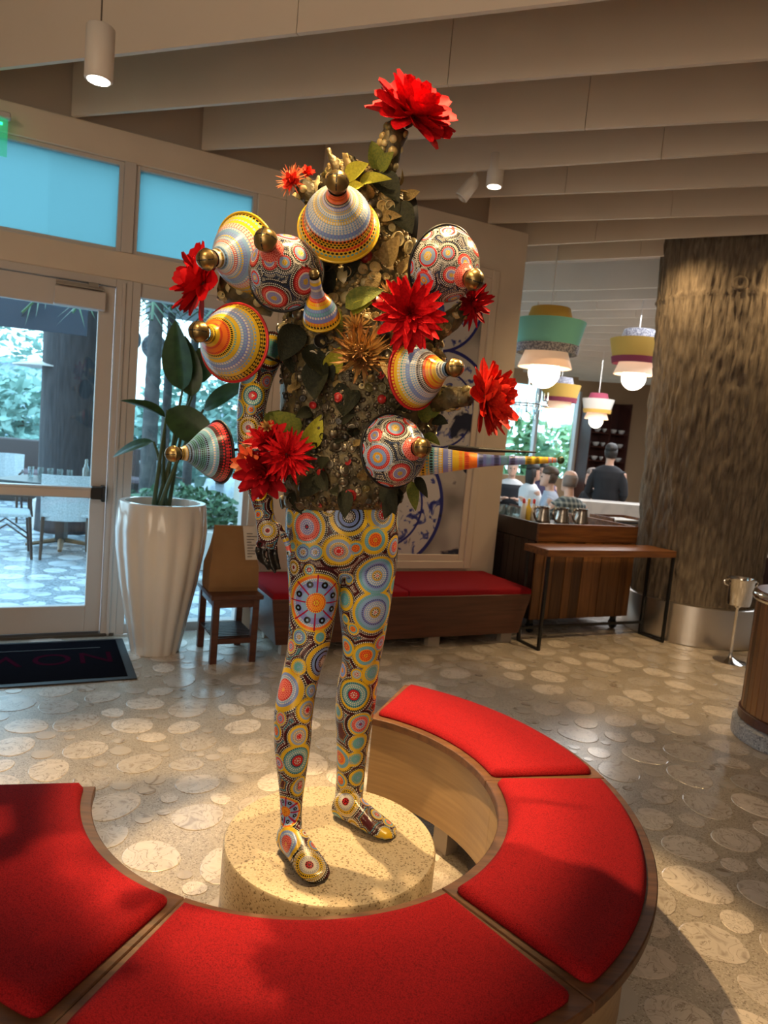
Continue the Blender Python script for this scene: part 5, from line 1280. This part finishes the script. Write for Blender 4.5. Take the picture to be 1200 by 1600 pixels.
# --- leaves
m_lf = {k: mat('leaf_'+k, c, .6, spec=.2, c2=c2, scale=14, bump=.3, bscale=30) for k, c, c2 in (('lime', (.42, .40, .04), (.30, .30, .03)), ('green', (.10, .13, .025), (.17, .18, .03)), ('dark', (.018, .02, .012), (.03, .032, .016)), ('dry', (.30, .21, .08), (.18, .12, .04)))}
FL = {k: [leaf_mesh('leaf', 1, w_, m_lf[k], dr, .25, 7, 4) for w_, dr in ((.5, .25), (.62, .1), (.42, .45))] for k in m_lf}
LEAVES = [((542, 285), (572, 255), 'lime', 1.95), ((560, 290), (600, 268), 'lime', 1.97), ((545, 300), (565, 288), 'lime', 1.96), ((590, 270), (582, 222), 'green', 1.98), ((592, 272), (612, 238), 'green', 1.97), ((605, 300), (612, 350), 'dark', 1.99), ((585, 275), (622, 310), 'dark', 2.0), ((615, 320), (642, 360), 'dark', 2.0),
 ((480, 702), (500, 655), 'lime', 1.88), ((478, 700), (458, 690), 'lime', 1.88), ((515, 583), (530, 545), 'lime', 1.93), ((540, 482), (590, 448), 'green', 1.93), ((548, 490), (575, 470), 'lime', 1.93), ((520, 480), (530, 515), 'green', 1.94), ((440, 640), (425, 700), 'green', 1.95), ((470, 680), (430, 645), 'green', 1.94), ((455, 690), (420, 650), 'green', 1.93),
 ((455, 520), (470, 590), 'dark', 1.97), ((480, 540), (520, 590), 'dark', 1.96), ((470, 510), (440, 560), 'dark', 1.97), ((500, 560), (490, 620), 'dark', 1.96), ((515, 415), (505, 470), 'dark', 1.96), ((500, 430), (470, 480), 'dark', 1.97), ((530, 600), (545, 655), 'dark', 1.95), ((560, 610), (540, 640), 'dark', 1.95),
 ((540, 765), (538, 805), 'dark', 1.95), ((600, 755), (615, 800), 'dark', 1.96), ((620, 760), (600, 805), 'dark', 1.97), ((500, 745), (470, 775), 'dark', 1.95), ((495, 735), (510, 765), 'dark', 1.95), ((455, 770), (470, 800), 'dark', 1.96),
 ((668, 650), (690, 625), 'green', 1.98), ((672, 655), (698, 660), 'dark', 1.97), ((665, 660), (655, 620), 'green', 1.97), ((640, 750), (648, 790), 'green', 1.96), ((650, 745), (665, 770), 'dark', 1.96), ((660, 680), (685, 690), 'green', 1.97), ((620, 430), (640, 400), 'dry', 1.98), ((600, 420), (620, 370), 'dry', 1.97), ((630, 410), (655, 430), 'dry', 1.98), ((575, 560), (590, 530), 'dry', 1.94), ((555, 385), (545, 430), 'dark', 1.95), ((600, 560), (612, 590), 'dry', 1.95), ((590, 425), (570, 460), 'dry', 1.94)]
for (a, c, k, Y) in LEAVES:
    h = cast(ct, *a); p = h[0]+(h[1]*.008) if h[0] is not None else at(a[0], a[1], 2.05)
    q = at(c[0], c[1], p.y-.035); d = q-p; L_ = d.length*1.05
    inst(rs.choice(FL[k]), 'leaf', fig, frame(p, d, (rs.uniform(-.4, .4), -1, .35)) @ Matrix.Diagonal((L_, L_*1.1, L_, 1)))
for _ in range(60):     # small curled dry leaves tucked in everywhere
    h = cast(ct, rs.uniform(450, 680), rs.uniform(270, 785))
    if h[0] is None: continue
    d = (h[1]*.6+Vector((rs.gauss(0, .6), -.1, rs.gauss(0, .6)))).normalized(); L_ = rs.uniform(.035, .065); k = 'dry' if pix(h[0])[1] < 600 else rs.choice(('dark', 'dark', 'dry'))
    inst(rs.choice(FL[k]), 'leaf', fig, frame(h[0], d, h[1]) @ Matrix.Diagonal((L_, L_, L_, 1)))

# --- jingle bells on painted cones
m_brass = mat('dull_brass', (.36, .25, .10), .32, .9, c2=(.22, .15, .06), scale=10)
def band_mat(name, bands, nd):
    mt, nt, b = newmat(name); b.inputs['Roughness'].default_value = .28; b.inputs['Specular IOR Level'].default_value = .35
    at_ = node(nt, 'Attribute', attribute_name='med'); sx = node(nt, 'SeparateXYZ'); lk(nt, at_.outputs['Vector'], sx.inputs[0]); u, v, t_ = sx.outputs
    N = len(bands); q = mth(nt, 'MULTIPLY', t_, N); fr = mth(nt, 'SUBTRACT', mth(nt, 'FRACT', q), .5)
    half = mth(nt, 'MULTIPLY', mth(nt, 'FRACT', mth(nt, 'MULTIPLY', mth(nt, 'FLOOR', q), .5)), 1.0)
    ang = mth(nt, 'ADD', mth(nt, 'DIVIDE', mth(nt, 'ARCTAN2', v, u), 2*PI), .5); fa = mth(nt, 'SUBTRACT', mth(nt, 'FRACT', mth(nt, 'ADD', mth(nt, 'MULTIPLY', ang, int(nd*1.35)), half)), .5)
    dm = dots_nodes(nt, fr, fa, .36)
    r1 = ramp(nt, [(i/N, c) for i, (c, d) in enumerate(bands)], 'CONSTANT'); r2 = ramp(nt, [(i/N, d) for i, (c, d) in enumerate(bands)], 'CONSTANT'); lk(nt, t_, r1.inputs[0]); lk(nt, t_, r2.inputs[0])
    mx = node(nt, 'MixRGB'); lk(nt, dm, mx.inputs[0]); lk(nt, r1.outputs[0], mx.inputs[1]); lk(nt, r2.outputs[0], mx.inputs[2]); lk(nt, mx.outputs[0], b.inputs['Base Color'])
    bp = node(nt, 'Bump'); bp.inputs['Strength'].default_value = .5; bp.inputs['Distance'].default_value = .0025; lk(nt, dm, bp.inputs['Height']); lk(nt, bp.outputs[0], b.inputs['Normal']); return mt
m_bbell = medallion_mat('bell_dot_medallions', BPALS, GROUND_B, .0050)
BRIM = [(1.0, 0), (1.0, .012), (.975, .06), (.93, .13), (.86, .19), (.82, .25), (.80, .33), (.74, .42), (.63, .53), (.49, .62), (.36, .69), (.28, .75), (.235, .82), (.22, .90)]
CONE = [(1.0, 0), (1.0, .012), (.955, .05), (.90, .13), (.83, .22), (.74, .32), (.63, .42), (.51, .52), (.39, .62), (.295, .70), (.235, .77), (.205, .84), (.20, .89)]
DOME = [(1.0, 0), (1.0, .012), (.965, .06), (.945, .16), (.90, .28), (.82, .40), (.70, .52), (.55, .62), (.40, .70), (.29, .76), (.22, .82), (.20, .86), (.20, .90)]
def bell(rim, knob, Rpx, Yr, L_, prof, paintspec, knob_r=.28, label=None):
    c = at(rim[0], rim[1], Yr); d = (FW + RT*((knob[0]-600)/F_PX) - UP*((knob[1]-800)/F_PX)).normalized()
    Rm = Rpx*Yr/F_PX; oc = CAM-c; bq = oc.dot(d); cq = oc.dot(oc)-L_*L_; disc = bq*bq-cq
    k = CAM+d*(-bq-math.sqrt(disc)) if disc > 0 else CAM+d*(-bq)
    ax = (k-c); L2 = ax.length; ax.normalize()
    M4 = Matrix.Translation(c) @ ax.to_track_quat('Z', 'Y').to_matrix().to_4x4()
    n = 48; pts = interp([(r, z) for r, z in prof], 40); v = []; f = []; med = []; al = [0]
    for (r0, z0), (r1, z1) in zip(pts, pts[1:]): al.append(al[-1]+math.hypot((r1-r0)*Rm, (z1-z0)*L2))
    for j, (r, z) in enumerate(pts):
        for i in range(n):
            a = 2*PI*i/n; v.append(M4 @ Vector((r*Rm*math.cos(a), r*Rm*math.sin(a), z*L2))); med.append((math.cos(a), math.sin(a), min(.999, al[j]/al[-1])))
    for j in range(len(pts)-1):
        for i in range(n): i2 = (i+1) % n; f.append((j*n+i, j*n+i2, (j+1)*n+i2, (j+1)*n+i))
    me = bpy.data.meshes.new('bell'); inv = W[fig.name].inverted(); me.from_pydata([tuple(inv @ p) for p in v], [], f); me.polygons.foreach_set('use_smooth', [True]*len(f)); me.update()
    o = bpy.data.objects.new('bell', me); COL.objects.link(o); o.parent = fig; W[o.name] = W[fig.name].copy()
    if label: o['label'] = label
    if paintspec[0] == 'bands':
        me.materials.append(band_mat('bell_bands', paintspec[1], paintspec[2])); at_ = me.attributes.new('med', 'FLOAT_VECTOR', 'POINT'); at_.data.foreach_set('vector', np.array(med, np.float32).ravel())
    else:
        me.materials.append(m_bbell); tr = BVHTree.FromPolygons(v, f); ms_ = []
        for x, y, r, p in paintspec[1]: med_px(tr, x, y, r, p, ms_)
        paint(o, ms_, 3, random.Random(paintspec[2]), .02, .034, lambda P_: ((P_-np.array(c)) @ np.array(ax))/L2 > .74, 260)
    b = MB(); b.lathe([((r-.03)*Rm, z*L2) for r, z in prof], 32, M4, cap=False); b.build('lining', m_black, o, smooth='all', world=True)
    b = MB(); b.lathe([(1.0*Rm-.003, .0), (1.0*Rm+.002, .002), (1.0*Rm+.002, .006), (1.0*Rm-.003, .008), (1.0*Rm-.003, 0)], 48, M4, cap=False); b.build('rim', m_black if paintspec[0] != 'bands' or len(paintspec) > 3 else mat('bell_rim', paintspec[1][0][0], .3), o, smooth='all', world=True)
    kr = knob_r*Rm; kc = L2*.90+kr*.8; KM = M4 @ Matrix.Translation((0, 0, kc))
    b = MB(); b.lathe([(.35*kr, -.98*kr), (.72*kr, -.72*kr), (.95*kr, -.33*kr), (kr, -.02*kr), (1.045*kr, 0), (kr, .03*kr), (.93*kr, .38*kr), (.70*kr, .74*kr), (.35*kr, .95*kr), (.0, 1.0*kr)], 24, KM); kb = b.build('jingle_knob', m_brass, o, smooth='all', world=True)
    b = MB()
    for w_ in (0, PI/2):
        rings = []
        for i in range(9):
            q = -PI*.46+PI*.92*i/8; y, z = math.sin(q)*kr*1.012, math.cos(q)*kr*1.012; hw = .055*kr
            rings.append([KM @ (Matrix.Rotation(w_, 3, 'Z') @ Vector(p)) for p in ((-hw, y, z), (hw, y, z), (hw, y*.97, z*.97), (-hw, y*.97, z*.97))])
        b.loft(rings)
    b.build('slot', m_black, o, world=True)
    h = ct.find_nearest(c)
    if h[0] is not None:
        b = MB(); b.tube([c+ax*L2*.4, c, h[0]], .0045, 6); b.build('rod', m_brass if rim[0] > 600 else m_black, o, smooth=True, world=True)
    return o
B_ = lambda s: [(dict(Y=YL, O=OR, L=LB, P=PB, T=TL, R=RD, K=BK, W=WH, M=MR, G=GY, D=GD, S=SA)[a[0]], dict(Y=YL, O=OR, L=LB, P=PB, T=TL, R=RD, K=BK, W=WH, M=MR, G=GY, D=GD, S=SA)[a[1]]) for a in s.split()]
bell((529, 357), (527, 287), 61, 1.93, .165, BRIM, ('bands', B_('YY YY YT YK OR YK YK OK LW PL LW WL LW YW LY WL YL PW KW OS OR OR'), 40), .26, 'yellow rimmed blue and white bell at the head')
bell((386, 398), (326, 405), 60, 2.02, .150, CONE, ('bands', B_('YY YK YT YY YL YY WS SW LW LL PL LY LW RW WL LW LK DK WW'), 40), .25, 'yellow and pale blue bell at upper left')
bell((449, 433), (416, 377), 58, 1.90, .165, DOME, ('med', [(428, 466, 24, 0), (478, 440, 24, 0), (470, 395, 20, 1), (420, 408, 16, 0), (445, 410, 16, 1)], 3), .28, 'dark bell with red and blue dotted medallions on the chest')
bell((503, 500), (490, 425), 28, 1.90, .150, [(1.0, 0), (1.0, .02), (.98, .10), (.92, .20), (.80, .32), (.64, .42), (.46, .50), (.36, .56), (.31, .64), (.29, .78), (.27, .90)], ('bands', B_('YK YK OY PP PW TL PL YY OY RS GP PG GW PP YY GW'), 26), .26, 'slender long-necked bell in grey blue and yellow')
bell((367, 536), (313, 519), 60, 1.95, .155, CONE, ('bands', B_('RY YK KY YY YL GL PW PL LW YY YT YK OR OO OR YY YK YK'), 42), .25, 'orange and yellow ringed bell at left')
bell((344, 706), (273, 709), 49, 2.10, .140, CONE, ('bands', B_('KM RK MR KR MK LT LW TL LK KT TK KL TK KL KL DW DK'), 40, 1), .25, 'turquoise and maroon bell pointing sideways at lower left')
bell((689, 413), (738, 436), 58, 2.00, .150, DOME, ('med', [(668, 400, 24, 1), (662, 438, 18, 2), (700, 395, 16, 1), (705, 430, 15, 0)], 8), .26, 'dark bell with dotted medallions and a red neck at upper right')
bell((644, 588), (709, 575), 52, 1.95, .150, CONE, ('bands', B_('RO RY YY YW WT LW PL LW WL GK KW OR YO YR YD WK WK LK'), 44), .26, 'blue, white and yellow bell with a red rim at right')
bell((611, 705), (656, 700), 58, 1.92, .125, DOME, ('med', [(590, 715, 24, 2), (618, 668, 22, 1), (625, 740, 20, 0), (585, 680, 14, 0)], 12), .25, 'red and blue swirled bell at the right hip')
# dark back bell, its hollow facing away behind the head
c = at(632, 352, 2.16); M4 = Matrix.Translation(c) @ Vector((.85, .25, .1)).to_track_quat('Z', 'Y').to_matrix().to_4x4()
b = MB(); b.lathe([(.02, -.09), (.05, -.06), (.075, -.03), (.088, 0), (.092, .012), (.086, .012), (.07, -.02), (.02, -.06)], 36, M4); b.build('bell', m_black, fig, smooth=True, world=True, label='black bell behind the right of the head')
# spike in place of the other arm
c0 = at(655, 720, 2.03); c1 = at(876, 719, 1.99); ax = (c1-c0); L2 = ax.length; M4 = Matrix.Translation(c0) @ ax.normalized().to_track_quat('Z', 'Y').to_matrix().to_4x4()
pts = interp([(.044, 0), (.041, .06), (.037, .14), (.032, .22), (.026, .32), (.019, .44), (.0145, .58), (.0125, .72), (.010, .86), (.007, .96), (.003, 1.0)], 60); v = []; f = []; med = []; n = 24
for j, (r, z) in enumerate(pts):
    for i in range(n): a = 2*PI*i/n; v.append(M4 @ Vector((r*math.cos(a), r*math.sin(a), z*L2))); med.append((math.cos(a), math.sin(a), min(.999, j/(len(pts)-1))))
for j in range(len(pts)-1):
    for i in range(n): i2 = (i+1) % n; f.append((j*n+i, j*n+i2, (j+1)*n+i2, (j+1)*n+i))
me = bpy.data.meshes.new('spike'); inv = W[fig.name].inverted(); me.from_pydata([tuple(inv @ p) for p in v], [], f); me.polygons.foreach_set('use_smooth', [True]*len(f)); me.update()
me.materials.append(band_mat('spike_bands', B_('YW YK YT TK LW YW PP PW YY YO OR OO PK PL PK TL PK LP YK YK YD OL LO TR TG'), 22)); at_ = me.attributes.new('med', 'FLOAT_VECTOR', 'POINT'); at_.data.foreach_set('vector', np.array(med, np.float32).ravel())
o = bpy.data.objects.new('spike', me); COL.objects.link(o); o.parent = fig; W[o.name] = W[fig.name].copy(); o['label'] = 'long tapering banded spike pointing right'; KIDS.setdefault(fig.name, [])
b = MB(); b.ball(c1, .011, nu=10, nv=7); b.build('tip_bead', mat('dark_green_bead', (.02, .05, .02), .4), o, smooth='all', world=True)
# thin dark rod behind the spike
MB().tube([at(700, 700, 2.12), at(838, 707, 2.12)], [.010, .002], 8).build('rod', m_black, fig, smooth=True, world=True)

# --- flowers
def petal_mesh(name, wd, mt, curl, notch=False, n=6, pw=.8):
    b = MB(); v = []
    for i in range(n+1):
        q = i/n; w_ = wd/2*(math.sin(PI*(.10+(.87 if pw < 1 else .80)*q**pw)))**.8
        for j in range(3):
            e = j-1; v.append((q-(.08 if notch and i == n and j == 1 else 0), e*w_, curl*q*q*.5+abs(e)*w_*.45))
    return b.add(v, [(i*3+j, (i+1)*3+j, (i+1)*3+j+1, i*3+j+1) for i in range(n) for j in range(2)]).mesh(name, mt, smooth='all')
m_pet = mat('red_petal', (.62, .008, .012), .6, spec=.1, c2=(.42, .003, .008), scale=14); m_pet2 = mat('scarlet_petal', (.70, .035, .014), .6, spec=.1, c2=(.5, .012, .01), scale=14); m_pet3 = mat('deep_crimson_petal', (.42, .006, .012), .6, spec=.1, c2=(.25, .003, .008), scale=14)
m_orp = mat('coral_petal', (.75, .10, .03), .5, c2=(.72, .28, .10), scale=20); m_mum = mat('dried_mum_petal', (.50, .27, .06), .7, c2=(.25, .10, .03), scale=20); m_fc = mat('flower_heart', (.10, .01, .006), .7)
def flower(px, py, Y, Rpx, nrm, mt, wd=.42, layers=((0, 1, 15), (24, .92, 13), (48, .74, 11), (70, .5, 7)), curl=.35, label=None, joined=False, notch=False, heart=.16, fill=40, pw=.8):
    c = at(px, py, Y); R_ = Rpx*Y/F_PX; q = Vector(nrm).normalized().to_track_quat('Z', 'Y').to_matrix().to_4x4(); M0 = Matrix.Translation(c) @ q
    b = MB(); b.ball((0, 0, 0), R_*heart, (1, 1, .8), 12, 8); b.lathe([(.02*R_, -.3*R_), (.10*R_, -.2*R_), (.16*R_, -.02*R_), (.1*R_, .05*R_)], 12); b.v = [tuple(M0 @ Vector(p)) for p in b.v]
    o = b.build('flower', m_fc if mt is not m_mum else m_mum, fig, smooth='all', world=True, label=label)
    pm = [petal_mesh('petal', wd*rs.uniform(.85, 1.15), mt, curl*k, notch, pw=pw) for k in (.6, 1, 1.4)]; jb = MB()
    for el, s, n in layers:
        a0 = rs.random()*6
        for i in range(n):
            a = a0+2*PI*i/n+rs.gauss(0, .07); e = math.radians(el+rs.gauss(0, 7)); L_ = R_*s*rs.uniform(.88, 1.1)
            mm = M0 @ Matrix.Rotation(a, 4, 'Z') @ Matrix.Translation((R_*.06, 0, R_*.03)) @ Matrix.Rotation(-e, 4, 'Y') @ Matrix.Rotation(rs.gauss(0, .25), 4, 'X') @ Matrix.Diagonal((L_, L_, L_, 1))
            if joined:
                me = rs.choice(pm); jb.add([mm @ x.co for x in me.vertices], [tuple(p.vertices) for p in me.polygons])
            else: inst(rs.choice(pm), 'petal', o, mm)
    fb = MB()
    if fill:
        for i in range(fill):
            a = rs.random()*6.283; e = math.radians(rs.uniform(-8, 82)); L_ = R_*rs.uniform(.5, .9)*(1-.35*max(0, e))
            mm = M0 @ Matrix.Rotation(a, 4, 'Z') @ Matrix.Rotation(-e, 4, 'Y') @ Matrix.Rotation(rs.gauss(0, .5), 4, 'X') @ Matrix.Diagonal((L_, L_, L_, 1)); me = rs.choice(pm)
            fb.add([mm @ x.co for x in me.vertices], [tuple(p.vertices) for p in me.polygons])
        fb.build('inner_petals', mt, o, smooth='all', world=True, kind='stuff')
    if joined: jb.build('petals', mt, o, smooth='all', world=True, kind='stuff')
    return o
flower(643, 182, 2.05, 62, (.35, -.62, .72), m_pet, .52, ((-16, 1, 14), (8, 1.0, 15), (30, .92, 13), (52, .78, 11), (72, .6, 7)), label='large bright red flower at the very top', pw=1.7, fill=70)
flower(640, 490, 1.90, 58, (.1, -1, -.05), m_pet, .30, ((0, 1, 18), (16, .95, 16), (36, .82, 13), (60, .55, 9)), .15, label='spiky red flower on the chest')
flower(757, 622, 1.95, 56, (.8, -.35, .12), m_pet2, .44, ((-20, .95, 14), (5, 1, 14), (30, .9, 12), (55, .75, 10), (75, .55, 6)), .5, label='scarlet flower at far right', pw=1.5, fill=60)
flower(736, 474, 2.06, 37, (.75, -.6, -.1), m_pet3, .36, ((0, 1, 15), (30, .85, 12), (58, .6, 9)), label='small crimson flower under the upper right bell', joined=True)
flower(318, 442, 2.10, 56, (-.75, -.4, .2), m_pet, .5, ((-15, 1, 12), (15, .95, 11), (40, .8, 9)), .5, label='red flower behind the upper left bell', joined=True, pw=1.7)
flower(449, 712, 1.88, 42, (.2, -.95, .2), m_pet, .20, ((0, 1, 17), (20, .95, 15), (45, .75, 12), (68, .5, 8)), .1, label='spiky red flower in the cluster by the elbow')
flower(412, 738, 1.90, 44, (-.2, -.9, -.1), m_pet3, .52, ((-10, 1, 11), (18, .95, 10), (45, .75, 8)), .5, label='broad crimson flower low in the elbow cluster', joined=True)
flower(388, 722, 1.91, 26, (-.5, -.85, .15), m_orp, .6, ((10, 1, 8), (40, .85, 7), (66, .6, 6)), .6, label='orange red poppy flower in the elbow cluster', joined=True)
flower(418, 690, 1.93, 36, (-.1, -.6, .75), m_pet, .5, ((0, 1, 10), (30, .9, 9), (58, .6, 7)), .5, label='red flower at the top of the elbow cluster', joined=True)
flower(456, 282, 2.02, 24, (-.45, -.85, .25), m_orp, .10, ((-5, 1, 34), (20, .95, 28)), .1, label='fringed coral flower at upper left of the head', joined=True)
flower(457, 285, 2.005, 15, (-.3, -.95, .1), m_pet2, .7, ((10, 1, 7), (40, .8, 6), (65, .6, 5)), .7, joined=True)
flower(480, 272, 2.05, 13, (.2, -.8, .5), m_pet2, .6, ((10, 1, 8), (45, .8, 6)), .5, joined=True)
flower(564, 555, 1.91, 42, (0, -1, .1), m_mum, .13, ((-15, .9, 30), (10, .95, 30), (32, .92, 28), (54, .85, 26), (74, .75, 18)), 1.7, fill=200, label='dried golden mum flower on the belly', joined=True)
flower(556, 513, 1.94, 24, (-.1, -.9, .4), m_mum, .16, ((5, 1, 20), (35, .9, 16), (62, .7, 12)), .5, joined=True)
flower(608, 458, 1.95, 18, (0, -.9, .4), m_mum, .2, ((5, 1, 14), (35, .9, 12)), .5, joined=True)
for px, py in ((418, 668), (388, 694)): flower(px, py, 1.93, 13, (-.2, -.8, .5), m_mum, .3, ((10, 1, 10), (45, .8, 8)), .5, joined=True)
# stems of shells and seeds that carry the flowers
def crusted(path, rad, kind, n):
    b = MB(); b.tube(path, rad, 14); b.v = [tuple(Vector(p)+Vector([noise.noise(Vector(p)*60+Vector((k*9, 0, 0)))*.006 for k in range(3)])) for p in b.v]
    o = b.build('flower_stem', m_core if kind else m_bt[2], fig, smooth='all', world=True)
    path = [Vector(p) for p in path]
    for i in range(n):
        q = rs.random()*(len(path)-1); k = min(int(q), len(path)-2); c = path[k].lerp(path[k+1], q-k); r0 = rad[k]+(rad[k+1]-rad[k])*(q-k); ax = (path[k+1]-path[k]).normalized()
        d = (ax.orthogonal().normalized()); d.rotate(Matrix.Rotation(rs.random()*6.28, 3, ax)); r = rs.uniform(.009, .014)
        me = BM[rs.choice((0, 1, 2)), rs.choice(kind)]; inst(me, me.name.split('.')[0], o, orient(c+d*r0*.95, d, r))
crusted([at(602, 275, 2.08), at(608, 250, 2.07), at(610, 225, 2.06), at(622, 200, 2.055)], [.018, .026, .034, .034], (4,), 34)
crusted([at(515, 330, 2.06), at(490, 305, 2.05), at(468, 290, 2.03)], [.036, .032, .022], (4, 3, 1), 26)
crusted([at(430, 470, 2.10), at(385, 455, 2.09), at(345, 445, 2.09)], [.05, .055, .04], (1, 3, 4, 2), 30)
crusted([at(680, 520, 2.06), at(705, 500, 2.06), at(728, 482, 2.06)], [.030, .030, .02], (2, 1), 14)
crusted([at(680, 625, 2.02), at(705, 622, 1.99), at(735, 620, 1.96)], [.034, .032, .025], (2, 2, 4), 16)
# twisted twigs at the crown
for a, m_, c, r in (((528, 275), (520, 250), (513, 232), .010), ((548, 280), (545, 258), (539, 240), .012), ((560, 275), (556, 258), (553, 245), .009)):
    b = MB(); b.tube([at(*a, 2.03), at((a[0]+m_[0])/2+2, (a[1]+m_[1])/2, 2.02), at(*m_, 2.02), at((c[0]+m_[0])/2-2, (c[1]+m_[1])/2, 2.025), at(*c, 2.02)], [r*1.2, r, r*1.1, r*.8, r*.6], 8)
    b.v = [tuple(Vector(p)+Vector([noise.noise(Vector(p)*90+Vector((k*9, 0, 0)))*.005 for k in range(3)])) for p in b.v]; b.build('twig', m_lf['dry'] if r > .0105 else m_core, fig, smooth='all', world=True)
